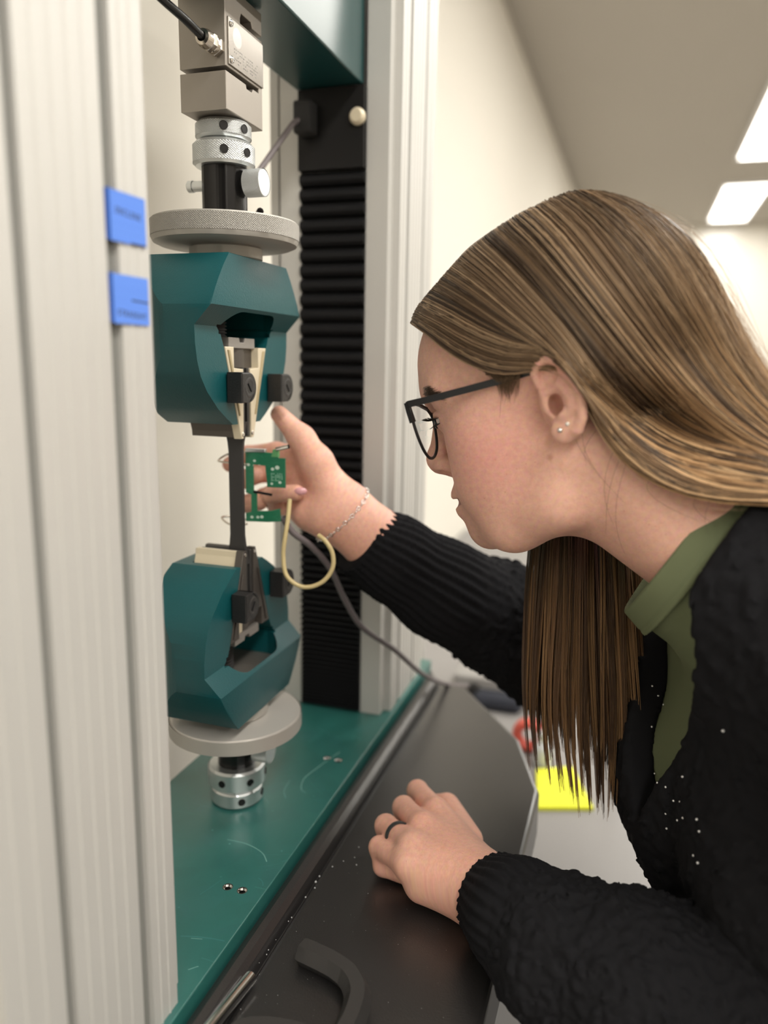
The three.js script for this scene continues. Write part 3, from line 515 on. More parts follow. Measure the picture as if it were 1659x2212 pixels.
// ---- torso: n forward, l to the left, leaning
const TN = [-0.906, 0, 0.423], TL = [0.423, 0, 0.906];
const torsoL = (x, y, z) => { const cx = 0.455 + (0.2 - y) * 0.27, cz = 0.02 - (0.2 - y) * 0.02; const dx = x - cx, dz = z - cz; return [dx * TN[0] + dz * TN[2], y, dx * TL[0] + dz * TL[2]]; };
function torsoField(x, y, z) {
  const [n, h, l] = torsoL(x, y, z), a = Math.abs(l);
  let d = ell(n, h, a, [-0.012, 0.085, 0], [0.092, 0.165, 0.150]);
  d = smin(d, ell(n, h, a, [-0.012, -0.14, 0], [0.100, 0.20, 0.150]), 0.06);
  d = smin(d, ell(n, h, a, [-0.03, -0.30, 0], [0.12, 0.16, 0.165]), 0.06);
  d = smin(d, ell(n, h, a, [0.052, 0.068, 0.068], [0.050, 0.062, 0.058]), 0.04);
  d = smin(d, cap(x, y, z, shoulderL, NB2, 0.050, 0.060), 0.05);
  d = smin(d, cap(x, y, z, shoulderR, NB2, 0.050, 0.060), 0.05);
  d = smin(d, cap(x, y, z, NB1, NB2, 0.0590, 0.088), 0.03);
  return d * 0.9;
}
// neck hole of the shirt
{
  const geos = [];
  geos.push(meshSDF(headField, [-0.20, -0.25, -0.11], [0.13, 0.135, 0.11], 0.0017, { to: toW, flip: true, color: skinColor, uv: (x, y, z) => [x * 9, y * 9] }));
  geos.push(meshSDF(earField, [-0.034, -0.034, 0.055], [0.012, 0.034, 0.096], 0.0007, { to: toW, flip: true, color: skinColor, uv: (x, y, z) => [x * 9, y * 9] }));
  const bb = (pts, m) => [[0, 1, 2].map((k) => Math.min(...pts.map((p) => p[k])) - m), [0, 1, 2].map((k) => Math.max(...pts.map((p) => p[k])) + m)];
  const L = bb([handL.W2, ...handL.mcp, ...handL.pip, ...handL.tip, ...handL.thumb], 0.035);
  geos.push(meshSDF((x, y, z) => smin(handLField(x, y, z), cap(x, y, z, handL.W, elbowL, 0.023, 0.036), 0.01), L[0], L[1], 0.0015, { color: handColor, uv: (x, y, z) => [x * 9 + y * 2, z * 9 + y * 2] }));
  const R = bb([handR.W2, ...handR.mcp, ...handR.f.flat(), ...handR.thumb], 0.035);
  geos.push(meshSDF((x, y, z) => smin(handRField(x, y, z), cap(x, y, z, handR.W, elbowR, 0.026, 0.038), 0.012), R[0], R[1], 0.0015, { color: handColor, uv: (x, y, z) => [x * 9 - z * 2, y * 9 + z * 2] }));
  // body under the clothes
  geos.push(meshSDF((x, y, z) => Math.min(smin(torsoField(x, y, z) + 0.012, chain(x, y, z, [[...shoulderL, 0.036], [...elbowL, 0.030], [...wristL, 0.021]]), 0.02), chain(x, y, z, [[...shoulderR, 0.036], [...elbowR, 0.030], [...handR.W2.slice(0, 3), 0.024]])), [0.05, -0.5, -0.3], [0.75, 0.3, 0.3], 0.008, { color: () => SK }));
  for (const g of geos) if (!g.attributes.uv) { const p = g.attributes.position, u = new Float32Array(p.count * 2); for (let i = 0; i < p.count; i++) { u[i * 2] = p.getX(i) * 9 + p.getY(i) * 3; u[i * 2 + 1] = p.getZ(i) * 9 + p.getY(i) * 4; } g.setAttribute('uv', new THREE.BufferAttribute(u, 2)); }
  const body = new THREE.Mesh(mergeGeometries(geos), skinM); body.name = 'body'; body.userData.label = 'light skin, face in profile and both bare hands'; person.add(body);
}

// ---- hair: a cap on the skull and strands that follow guide curves from the parting
const HC = [-0.004, 0.0445, 0], HR = [0.1065, 0.0865, 0.0810];
function onHair(px, py) {          // where a line of sight meets the hair ellipsoid, in the head frame
  const c = toL(CP), w = rayOf(px, py), q = [dotv(w, HF), dotv(w, HU), dotv(w, HL)];
  const a = [0, 1, 2].map((i) => (c[i] - HC[i]) / HR[i]), b = [0, 1, 2].map((i) => q[i] / HR[i]);
  const A = dotv(b, b), B = dotv(a, b), D = B * B - A * (dotv(a, a) - 1), t = D > 0 ? (-B - Math.sqrt(D)) / A : -B / A;
  return [0, 1, 2].map((i) => c[i] + q[i] * t);
}
// each guide: sight points from parting to tip, and how many of them lie on the skull
const guides = [
  [[[886, 697], [922, 722], [972, 762], [1030, 794], [1088, 808], [1140, 802], [1186, 798], [1240, 838], [1292, 930], [1360, 1010], [1460, 1062], [1570, 1085], [1700, 1092]], 6, 0.066],
  [[[900, 662], [960, 690], [1030, 728], [1105, 754], [1170, 760], [1226, 790], [1272, 850], [1318, 932], [1390, 1004], [1480, 1052], [1580, 1068], [1710, 1078]], 6, 0.066],
  [[[950, 606], [1008, 640], [1080, 690], [1150, 735], [1218, 778], [1284, 846], [1356, 936], [1450, 1010], [1560, 1050], [1710, 1066]], 6, 0.064],
  [[[1016, 543], [1080, 598], [1150, 668], [1220, 740], [1290, 822], [1370, 905], [1460, 972], [1560, 1015], [1710, 1048]], 6, 0.060],
  [[[1086, 486], [1150, 548], [1220, 628], [1290, 713], [1362, 800], [1442, 882], [1525, 945], [1615, 990], [1730, 1032]], 6, 0.054],
  [[[1156, 444], [1225, 508], [1295, 598], [1365, 690], [1432, 775], [1502, 855], [1574, 917], [1650, 962], [1750, 1012]], 5, 0.046],
  [[[1224, 416], [1298, 468], [1370, 550], [1436, 645], [1496, 740], [1553, 820], [1612, 882], [1680, 938], [1770, 992]], 5, 0.036],
  [[[1268, 412], [1350, 444], [1425, 508], [1490, 600], [1545, 700], [1592, 780], [1645, 850], [1708, 912], [1800, 972]], 4, 0.024],
  [[[1320, 420], [1402, 455], [1478, 512], [1538, 592], [1584, 682], [1626, 762], [1678, 832], [1738, 892], [1830, 952]], 4, 0.010],
].map(([p, n, z]) => {
  const pts = p.map((q, i) => { if (i < n) return onHair(...q); const last = onHair(...p[n - 1])[2], t = (i - n + 1) / (p.length - n); return locAt(q[0], q[1], lerp(last, z, Math.min(1, t * 1.4))); });
  // roots start on the far side of the parting, so that strands cross the ridge of the head
  const a = pts[0], e = [a[0] + 0.004, a[1], a[2] - 0.030], k = Math.hypot((e[0] - HC[0]) / HR[0], (e[1] - HC[1]) / HR[1], (e[2] - HC[2]) / HR[2]);
  // tips fall down over the back
  const tip = toW(pts[pts.length - 1]), g = z / 0.066; pts.push(toL([tip[0] + 0.030, tip[1] - 0.022, tip[2] - 0.004]), toL([tip[0] + 0.046 + 0.012 * g, tip[1] - 0.075 + 0.020 * g, tip[2] - 0.010]));
  pts.unshift([0, 1, 2].map((i) => HC[i] + (e[i] - HC[i]) / k));
  return new THREE.CatmullRomCurve3(pts.map((q) => V(...q)), false, 'centripetal');
});
const NP = 46, gpts = guides.map((g) => g.getPoints(NP));
function guideAt(u, j) {           // between guides: Catmull-Rom across, so that the sheet is smooth
  const n = gpts.length - 1, x = clamp(u) * n, i = Math.min(n - 1, Math.floor(x)), t = x - i;
  const P = (k) => gpts[clamp(k, 0, n)][j], a = P(i - 1), b = P(i), c = P(i + 1), d = P(i + 2), o = [];
  for (const k of ['x', 'y', 'z']) o.push(0.5 * (2 * b[k] + (c[k] - a[k]) * t + (2 * a[k] - 5 * b[k] + 4 * c[k] - d[k]) * t * t + (3 * b[k] - a[k] - 3 * c[k] + d[k]) * t * t * t));
  return o;
}
class Strands {
  constructor() { this.p = []; this.c = []; this.i = []; }
  add(pts, r0, r1, c0, c1, ct = (t) => t) {       // three-sided tube that tapers to its tip
    const base = this.p.length / 3, n = pts.length;
    for (let k = 0; k < n; k++) {
      const a = pts[Math.max(0, k - 1)], b = pts[Math.min(n - 1, k + 1)], d = V(b[0] - a[0], b[1] - a[1], b[2] - a[2]).normalize();
      const s = V(0.31, 0.52, 0.79).cross(d).normalize(), q = d.clone().cross(s), t = k / (n - 1), r = lerp(r0, r1, t ** 3), col = mixc(c0, c1, ct(t));
      for (let m = 0; m < 3; m++) { const w = m * 2.0944, x = Math.cos(w) * r, y = Math.sin(w) * r; this.p.push(pts[k][0] + s.x * x + q.x * y, pts[k][1] + s.y * x + q.y * y, pts[k][2] + s.z * x + q.z * y); this.c.push(...col); }
      if (k) for (let m = 0; m < 3; m++) { const u = base + (k - 1) * 3, v = base + k * 3, e = (m + 1) % 3; this.i.push(u + m, u + e, v + m, v + m, u + e, v + e); }
    }
  }
  build() { const g = new THREE.BufferGeometry(); g.setAttribute('position', new THREE.Float32BufferAttribute(this.p, 3)); g.setAttribute('color', new THREE.Float32BufferAttribute(this.c, 3)); g.setIndex(this.i); g.computeVertexNormals(); return g; }
}
const hairM = MP({ vertexColors: true, roughness: 0.38, specularIntensity: 0.8, specularColor: lin(1, 0.9, 0.75) });
const tone = (k) => { const a = [[0.085, 0.054, 0.032], [0.125, 0.080, 0.048], [0.21, 0.138, 0.083], [0.048, 0.030, 0.020], [0.34, 0.235, 0.145]]; return a[k]; };
const gold = [[0.29, 0.170, 0.085], [0.42, 0.260, 0.135], [0.17, 0.098, 0.052], [0.52, 0.35, 0.20], [0.070, 0.044, 0.030], [0.050, 0.033, 0.025]];
{
  const S = new Strands(), CL = 330;
  for (let c = 0; c < CL; c++) {
    const u0 = (c + rnd()) / CL, wid = rr(0.010, 0.020), depth0 = rr(-0.0045, 0.0015), endDrop = rr(-0.018, 0.005), wav = rr(0.0, 0.0022), ph = rr(0, 6.28), fq = rr(3, 7);
    const ck = tone([0, 1, 3, 1, 2, 3, 0, 1, 2, 4][(rnd() * 10) | 0]), cg = gold[[0, 1, 4, 2, 1, 5, 3, 2, 4, 0][(rnd() * 10) | 0]], side = rr(-1, 1), sq = rr(0.25, 0.7);
    const n = 15;
    for (let s = 0; s < n; s++) {
      const du = rr(-1, 1) * wid, dd = rr(-0.0022, 0.0016), ph2 = ph + rr(-0.3, 0.3), start = rr(0, 0.015), pts = [], stop = rr(0.84, 1.0);
      const N = 26;
      for (let k = 0; k <= N; k++) {
        const t = lerp(start, stop, k / N), j = t * NP, j0 = Math.min(NP - 1, Math.floor(j)), f = j - j0;
        const spread = lerp(1, sq, sstep(0.25, 0.8, t));
        const a = guideAt(u0 + du * spread, j0), b = guideAt(u0 + du * spread, j0 + 1), q = mixc(a, b, f);
        // outward direction from the skull
        let nx = (q[0] - HC[0]) / HR[0] ** 2, ny = (q[1] - HC[1]) / HR[1] ** 2, nz = (q[2] - HC[2]) / HR[2] ** 2; const L = Math.hypot(nx, ny, nz) || 1; nx /= L; ny /= L; nz /= L;
        const lay = (depth0 * sstep(0.02, 0.2, t) + endDrop * sstep(0.35, 0.9, t)) * (0.35 + 0.65 * sstep(0.0, 0.25, u0)) + dd * spread * sstep(0.02, 0.2, t), w = wav * sstep(0.2, 1, t) * Math.sin(t * fq + ph2) * (u0 < 0.15 ? 0.4 : 1);
        pts.push(toW([q[0] + nx * lay + side * w * 0.5, q[1] + ny * lay + w, q[2] + nz * lay + (u0 > 0.06 ? 0.0035 * sstep(0.25, 0.5, t) + 0.0175 * sstep(0.095, 0.125, u0) * sstep(-0.008, -0.018, q[0]) * Math.exp(-(((q[0] + 0.019) / 0.024) ** 2) - (((q[1] - 0.004) / 0.026) ** 2)) : 0)]));
      }
      const j1 = rr(0.75, 1.6); S.add(pts, rr(0.00028, 0.00042), 0.00010, ck.map((v) => v * j1), cg.map((v) => v * j1), (t) => sstep(0.28, 0.75, t));
    }
  }
  // loose single hairs
  for (let s = 0; s < 260; s++) {
    const u = rnd() < 0.5 ? rr(0.7, 1.0) : rr(0, 1), lift = rr(0.002, 0.012), a = rr(0.1, 0.45), b = a + rr(0.25, 0.6), pts = [], sw = rr(-0.05, 0.05), dz = rr(-0.006, 0.010);
    for (let k = 0; k <= 20; k++) { const t = lerp(a, Math.min(1, b), k / 20), q = guideAt(u + sw * k / 20, Math.min(NP, Math.round(t * NP))); let n = [(q[0] - HC[0]) / HR[0] ** 2, (q[1] - HC[1]) / HR[1] ** 2, (q[2] - HC[2]) / HR[2] ** 2]; const L = Math.hypot(...n); const l = lift * Math.sin(k / 20 * 2.6); pts.push(toW([q[0] + n[0] / L * l, q[1] + n[1] / L * l, q[2] + n[2] / L * l + dz * k / 20])); }
    S.add(pts, 0.00011, 0.00005, tone(4), gold[3]);
  }
  // fine hairs that have slipped down over the neck
  for (let s = 0; s < 9; s++) {
    const t = rr(0.52, 0.78), q = guideAt(rr(0, 0.03), Math.round(t * NP)), l = rr(0.02, 0.07), bend = rr(-0.03, 0.035), pts = [], w0 = toW(q), ph = rr(-1, 1);
    for (let k = 0; k <= 14; k++) { const f = k / 14, p = toL([w0[0] + bend * f * f - 0.006 * Math.sin(f * 3 + ph), w0[1] - l * f, w0[2]]); let z = 0.085; for (let n = 0; n < 40 && headField(p[0], p[1], z) > 0.0006 && z > 0.02; n++) z -= Math.max(0.0005, headField(p[0], p[1], z) * 0.7); pts.push(toW([p[0], p[1], lerp(q[2], Math.min(q[2], z + 0.001), sstep(0, 0.5, f))])); }
    S.add(pts, 0.00010, 0.00004, tone(0), tone(1));
  }
  // short hairs at the temple and sideburn
  for (let s = 0; s < 420; s++) {
    const t = rnd() ** 0.8, px = lerp(985, 1126, t), py = lerp(766, 806, sstep(0, 0.6, t)) + rr(-16, 10), z0 = onHair(px, py), pts = [], l = lerp(26, 62, sstep(0.3, 0.8, t)) * rr(0.15, 1) * (rnd() < 0.05 ? 1.8 : 1), lean = lerp(46, -16, sstep(0.3, 0.95, t)) + rr(-14, 14);
    for (let k = 0; k <= 8; k++) { const f = k / 8, q = [px + lean * f * (0.5 + 0.5 * f), py + l * f * f], w = onHair(q[0], q[1]); const e = march(q[0], q[1], lf(headField)), l0 = toL(e), z1 = lerp(Math.max(l0[2] + 0.0035, w[2] - 0.003), l0[2] + 0.0008 + 0.0036 * Math.sin(Math.min(1, f * 1.05) * 3.14), sstep(0, 0.7, f)); pts.push(toW(locAt(q[0], q[1], z1))); }
    S.add(pts, 0.00017, 0.00005, tone(1), tone(2));
  }
  const hair = new THREE.Mesh(S.build(), hairM); hair.name = 'hair'; hair.userData.label = 'long straight brown hair with golden ends, tucked behind the ear'; hair.userData.kind = 'stuff'; person.add(hair);

  // cap under the strands
  const capF = (x, y, z) => {
    let d = ell(x, y, z, HC, [HR[0] - 0.0075, HR[1] - 0.0055, HR[2] - 0.0085]);
    const a = Math.abs(z);
    // hairline: forehead to ear, then round behind the ear to the nape
    const line = x > 0.0 ? 0.0255 + 0.072 * sstep(0.0, 0.104, x) + 0.006 * sstep(0.02, 0.06, x) + (z < 0 ? 0 : 0) : lerp(0.0255, -0.062, sstep(0.0, -0.034, x));
    d = Math.max(d, line - y); d = Math.max(d, -headField(x, y, z) - 0.006);
    // mass of hair running back from the nape
    return d;
  };
  const capG = meshSDF(capF, [-0.125, -0.09, -0.1], [0.12, 0.145, 0.1], 0.0025, { to: toW, flip: true });
  part(hair, 'under_hair', capG, M({ color: lin(...tone(2)), roughness: 0.6 }));
  // sheet under the hair that runs back over the shoulder
  const P = [], I = []; const NU = 40, NV = 24;
  for (let v = 0; v <= NV; v++) for (let u = 0; u <= NU; u++) { const t = lerp(0.38, 0.93, v / NV), j = t * NP, j0 = Math.min(NP - 1, Math.floor(j)), q = mixc(guideAt(0.03 + 0.95 * u / NU, j0), guideAt(0.03 + 0.95 * u / NU, j0 + 1), j - j0); P.push([q[0], q[1], q[2] - 0.018 - 0.003 * Math.sin(u * 1.7)]); }
  const sheetF = (w) => w; const g = new THREE.BufferGeometry(), pos = [];
  for (const q of P) pos.push(...toW(q)); for (const q of P) pos.push(...toW([q[0], q[1], q[2] - 0.012]));
  const n = P.length; for (let v = 0; v < NV; v++) for (let u = 0; u < NU; u++) { const a = v * (NU + 1) + u, b = a + 1, c = a + NU + 1, d = c + 1; I.push(a, b, c, b, d, c, a + n, c + n, b + n, b + n, c + n, d + n); }
  for (let u = 0; u < NU; u++) for (const v of [0, NV]) { const a = v * (NU + 1) + u, b = a + 1; I.push(a, a + n, b, b, a + n, b + n); }
  for (let v = 0; v < NV; v++) for (const u of [0, NU]) { const a = v * (NU + 1) + u, c = a + NU + 1; I.push(a, c, a + n, c, c + n, a + n); }
  g.setAttribute('position', new THREE.Float32BufferAttribute(pos, 3)); g.setIndex(I); g.computeVertexNormals();
  part(hair, 'under_hair', g, M({ color: lin(...gold[0]), roughness: 0.6, side: THREE.DoubleSide }));

  // hair that falls forward on the far side of the neck
  const F = new Strands();
  const hg = [[[1180, 1060, 0.655], [1165, 1180, 0.655], [1156, 1320, 0.652], [1152, 1500, 0.645], [1162, 1690, 0.64]], [[1230, 1070, 0.65], [1228, 1180, 0.645], [1222, 1320, 0.64], [1214, 1520, 0.63], [1240, 1765, 0.625]], [[1300, 1090, 0.645], [1302, 1200, 0.640], [1306, 1360, 0.635], [1312, 1560, 0.628], [1312, 1775, 0.622]], [[1370, 1110, 0.64], [1382, 1240, 0.635], [1393, 1400, 0.628], [1402, 1580, 0.622], [1382, 1742, 0.617]]].map((p) => new THREE.CatmullRomCurve3(p.map((q) => V(...at(...q))), false, 'centripetal').getPoints(30));
  const hAt = (u, t) => { const x = clamp(u) * 3, i = Math.min(2, Math.floor(x)), f = x - i, j = clamp(t) * 30, k = Math.min(29, Math.floor(j)), e = j - k; const g1 = hg[i][k].clone().lerp(hg[i][k + 1], e), g2 = hg[i + 1][k].clone().lerp(hg[i + 1][k + 1], e); return g1.lerp(g2, f); };
  for (let c = 0; c < 170; c++) {
    const u0 = (c + rnd()) / 170, dep = rr(-0.022, 0.012), stop = rr(0.80, 1.0) - 0.10 * Math.abs(u0 - 0.55), ck = [0.045, 0.024, 0.014].map((v) => v * rr(0.6, 1.5)), cg = [[0.20, 0.105, 0.046], [0.12, 0.062, 0.030], [0.27, 0.15, 0.066], [0.075, 0.039, 0.021]][(rnd() * 4) | 0], ph = rr(0, 6), drift = rr(-0.05, 0.05);
    for (let s = 0; s < 15; s++) {
      const du = rr(-0.035, 0.035), dd = rr(-0.003, 0.003), st = stop * rr(0.93, 1), pts = [];
      for (let k = 0; k <= 18; k++) { const t = st * k / 18, q = hAt(u0 + du * lerp(1, 0.25, sstep(0.3, 1, t)) + drift * t * t + 0.012 * Math.sin(t * 5 + ph), t); pts.push([q.x + dep * 0.3, q.y, q.z - dep - dd]); }
      const j = rr(0.8, 1.2); F.add(pts, 0.00036, 0.00012, ck.map((v) => v * j), cg.map((v) => v * j), (t) => sstep(0.15, 0.6, t));
    }
  }
  const fall = new THREE.Mesh(F.build(), hairM); fall.name = 'hair'; fall.userData.label = 'loose brown hair hanging down in front of the far shoulder'; fall.userData.kind = 'stuff'; person.add(fall);
  // brows and lashes
  const B = new Strands();
  for (let s = 0; s < 190; s++) { const t = rnd(), px = lerp(916, 954, t), py = lerp(846, 860, t) + rr(-9, 9) * (1 - 0.5 * t), pts = [], up = rr(-8, 1), o = rr(0.0004, 0.0016); for (let k = 0; k <= 4; k++) { const f = k / 4, w = toL(march(px + 13 * f, py + up * f, lf(headField))); pts.push(toW([w[0] + 0.0004, w[1], w[2] + o])); } B.add(pts, 0.00019, 0.00006, [0.055, 0.034, 0.022], [0.055, 0.034, 0.022]); }
  part(person, 'eyebrow', B.build(), hairM, 'brown eyebrow', 'stuff');
  const E = new Strands();
  for (let s = 0; s < 110; s++) { const low = rnd() < 0.25, a = rr(0.15, 1.18), b = [0.0780 + 0.0132 * Math.cos(a), low ? 0.0072 : 0.0112, 0.0312 + 0.0132 * Math.sin(a)], l = low ? 0.005 : rr(0.0065, 0.0095), pts = []; for (let k = 0; k <= 6; k++) { const f = k / 6; pts.push(toW([b[0] + l * f * Math.cos(a * 0.55), b[1] + (low ? -0.002 * f : -0.0022 * f + 0.0042 * f * f), b[2] + l * f * Math.sin(a * 0.55) * 0.7])); } E.add(pts, 0.00022, 0.00005, [0.010, 0.008, 0.007], [0.010, 0.008, 0.007]); }
  part(person, 'eyelashes', E.build(), hairM, 'dark eyelashes', 'stuff');
  for (const s of [1, -1]) { const w = toW([0.0780, 0.0102, 0.0312 * s]), e = part(person, 'eye', new THREE.SphereGeometry(0.0121, 24, 18), MP({ color: lin(0.55, 0.50, 0.47), roughness: 0.15, clearcoat: 1 })); e.position.set(...w); const iw = toW([0.0780 + 0.0117, 0.0088, 0.0318 * s]); const ir = part(e, 'iris', new THREE.SphereGeometry(0.0048, 16, 12).scale(0.5, 1, 1), M({ color: lin(0.02, 0.025, 0.03), roughness: 0.2 })); ir.position.set(iw[0] - w[0], iw[1] - w[1], iw[2] - w[2]); }
  part(person, 'teeth', meshSDF((x, y, z) => Math.max(ell(x, y, z, [0.078, -0.0528, 0], [0.0160, 0.0045, 0.0185]), -0.0), [0.055, -0.06, -0.025], [0.1, -0.045, 0.025], 0.0012, { to: toW, flip: true }), M({ color: lin(0.75, 0.70, 0.62), roughness: 0.25 }), 'pale front teeth');
}

// ---- clothes
const knit = (x, y, z) => { const s = 130; return 0.0058 * Math.abs(noise(x * s, y * s * 0.8, z * s)) + 0.0014 * noise(x * 250, y * 250, z * 250); };
const cardM = MP({ color: lin(0.0105, 0.0105, 0.012), roughness: 0.95, sheen: 0.5, sheenRoughness: 0.6, sheenColor: lin(0.035, 0.035, 0.04), specularIntensity: 0.2 });
const shirtM = MP({ color: lin(0.135, 0.155, 0.086), roughness: 0.95, sheen: 0.3, sheenColor: lin(0.2, 0.22, 0.12), bumpMap: rep(grainT, 30, 30), bumpScale: 0.0003, specularIntensity: 0.3 });
// angle round a sleeve, for the ribs of its cuff
function around(x, y, z, a, b, ref) { const d = V(b[0] - a[0], b[1] - a[1], b[2] - a[2]).normalize(), s = d.clone().cross(ref).normalize(), q = d.clone().cross(s), p = V(x - a[0], y - a[1], z - a[2]); return Math.atan2(p.dot(q), p.dot(s)); }
const mkAround = (a, b) => { const d = V(b[0] - a[0], b[1] - a[1], b[2] - a[2]).normalize(), s = d.clone().cross(V(0.1, 1, 0.2)).normalize(), q = d.clone().cross(s); return (x, y, z) => { const px = x - a[0], py = y - a[1], pz = z - a[2]; return [Math.atan2(px * q.x + py * q.y + pz * q.z, px * s.x + py * s.y + pz * s.z), px * d.x + py * d.y + pz * d.z]; }; };
const cuffL0 = onY(1052, 1935, 0.014), cuffL1 = onY(1150, 2010, 0.020);
const cuffLc = onY(1062, 1935, 0.010);
const sleeveLpts = [[...cuffLc, 0.0325], [...at(1128, 1985, 0.545), 0.0380], [...at(1215, 2060, 0.52), 0.0480], [...at(1390, 2150, 0.49), 0.0590], [...at(1600, 2215, 0.475), 0.0620], [...elbowL, 0.062]];
const upperLpts = [[...elbowL, 0.062], [0.515, 0.10, 0.165, 0.066], [...shoulderL, 0.066]];
const arL = mkAround(cuffLc, at(1215, 2040, 0.52));
function sleeveL(x, y, z) {
  const [th, len] = arL(x, y, z);
  let d = chain(x, y, z, sleeveLpts, 0.01);
  const cuff = sstep(0.075, 0.045, len);
  d -= cuff * 0.0014 * (Math.cos(th * 34) + 0.35 * noise(th * 14, len * 300, 1)) + (1 - cuff) * (knit(x, y, z) + 0.0035 * noise(x * 30, y * 30, z * 30));
  return Math.max(d, -(len - 0.002 - 0.0016 * Math.cos(th * 34)));
}
const cuffRc = at(775, 1165, 0.735);
const sleeveRpts = [[...cuffRc, 0.0345], [...at(850, 1205, 0.75), 0.0400], [...at(950, 1270, 0.775), 0.0480], [...at(1080, 1335, 0.81), 0.0560], [...elbowR, 0.060], [...shoulderR, 0.068]];
const arR = mkAround(cuffRc, at(950, 1270, 0.775));
function sleeveR(x, y, z) {
  const [th, len] = arR(x, y, z); let d = chain(x, y, z, sleeveRpts, 0.012);
  d -= 0.0017 * Math.cos(th * 30) * sstep(0.16, 0.10, len) + sstep(0.10, 0.16, len) * (knit(x, y, z) * 1.2 + 0.005 * noise(x * 25, y * 25, z * 25));
  return Math.max(d, -len);
}
// opening of the cardigan: the strip of the chest between its two front edges, in the torso frame
function opening(n, h, l) { const c = -0.036 + 0.014 * sstep(0.15, 0.25, h), w = -0.004 + 0.080 * sstep(0.050, 0.245, h); return Math.abs(l - c) - w; }
function cardigan(x, y, z) {
  const [n, h, l] = torsoL(x, y, z);
  let d = torsoField(x, y, z) - 0.020 - 0.006 * noise(x * 14, y * 10, z * 14) - 0.006 * Math.exp(-Math.abs(opening(n, h, l)) * 60);
  d = smin(d, chain(x, y, z, upperLpts, 0.01), 0.03);
  d -= knit(x, y, z);
  if (n > -0.02) d = smax(d, -opening(n, h, l), 0.008);
  d = Math.max(d, -torsoField(x, y, z) + 0.0055);
  const [ns, nr] = neckCoord(x, y, z); d = smax(d, 0.106 - ns, 0.008); d = Math.max(d, 0.066 - nr);
  return Math.max(d, -0.46 - y);
}
{
  const c = part(person, 'cardigan', meshSDF(cardigan, [0.22, -0.48, -0.30], [0.78, 0.34, 0.30], 0.0032, { margin: 2 }), cardM, 'black chunky knit cardigan, open at the front');
  part(c, 'sleeve', meshSDF(sleeveL, [0.20, -0.10, 0.0], [0.60, 0.12, 0.24], 0.0018, { margin: 1.8 }), cardM, 'near sleeve with ribbed cuff');
  part(c, 'sleeve', meshSDF(sleeveR, [0.0, 0.02, -0.30], [0.50, 0.30, 0.0], 0.0026, { margin: 1.8 }), cardM, 'far sleeve with ribbed cuff');
  const shirt = (x, y, z) => { let d = torsoField(x, y, z) - 0.0055 - 0.0012 * noise(x * 30, y * 12, z * 30); const [ns, nr] = neckCoord(x, y, z); d = Math.max(d, 0.102 - ns); d = Math.max(d, 0.0610 - nr - 0.3 * Math.max(0, 0.134 - ns)); return Math.max(d, -0.46 - y); };
  const ts = part(person, 't_shirt', meshSDF(shirt, [0.22, -0.48, -0.30], [0.78, 0.34, 0.30], 0.004, { margin: 2 }), shirtM, 'olive green crew neck shirt');
  const collar = (x, y, z) => { const [ns, nr] = neckCoord(x, y, z); const e = nr - (0.0630 + 0.30 * (ns - 0.090)) - 0.0012 * noise(x * 40, y * 40, z * 40); return Math.max(Math.abs(e) - 0.0019 + 0.0009 * Math.exp(-(((ns - 0.1065) / 0.0008) ** 2)), Math.abs(ns - 0.1005) - 0.0100) - 0.0005; };
  const nc = neckAx(0.115); part(ts, 'collar', meshSDF(collar, nc.map((v) => v - 0.085), nc.map((v) => v + 0.085), 0.0011, { margin: 2 }), shirtM, 'ribbed olive collar band');
  // trousers and shoes
  const leg = (x, y, z) => { let d = 1e9; for (const s of [1, -1]) { const hx = 0.60 + 0.09 * s * TL[0], hz = 0.09 * s * TL[2] - 0.0; d = smin(d, chain(x, y, z, [[hx, -0.40, hz, 0.09], [hx + 0.01, -0.66, hz + 0.01, 0.062], [hx + 0.04, -0.95, hz + 0.01, 0.05]]), 0.02); } return d; };
  part(person, 'trousers', meshSDF(leg, [0.40, -1.0, -0.25], [0.85, -0.3, 0.25], 0.01), M({ color: lin(0.02, 0.025, 0.04), roughness: 0.9 }));
  for (const s of [1, -1]) part(person, 'shoe', meshSDF((x, y, z) => Math.max(cap(x, y, z, [0, 0.03, 0], [-0.17, 0.022, 0], 0.045, 0.04), -y), [-0.23, -0.01, -0.06], [0.06, 0.09, 0.06], 0.006).translate(0.66 + 0.09 * s * TL[0], FLOOR, 0.09 * s * TL[2]), mat.blackPlastic);
}

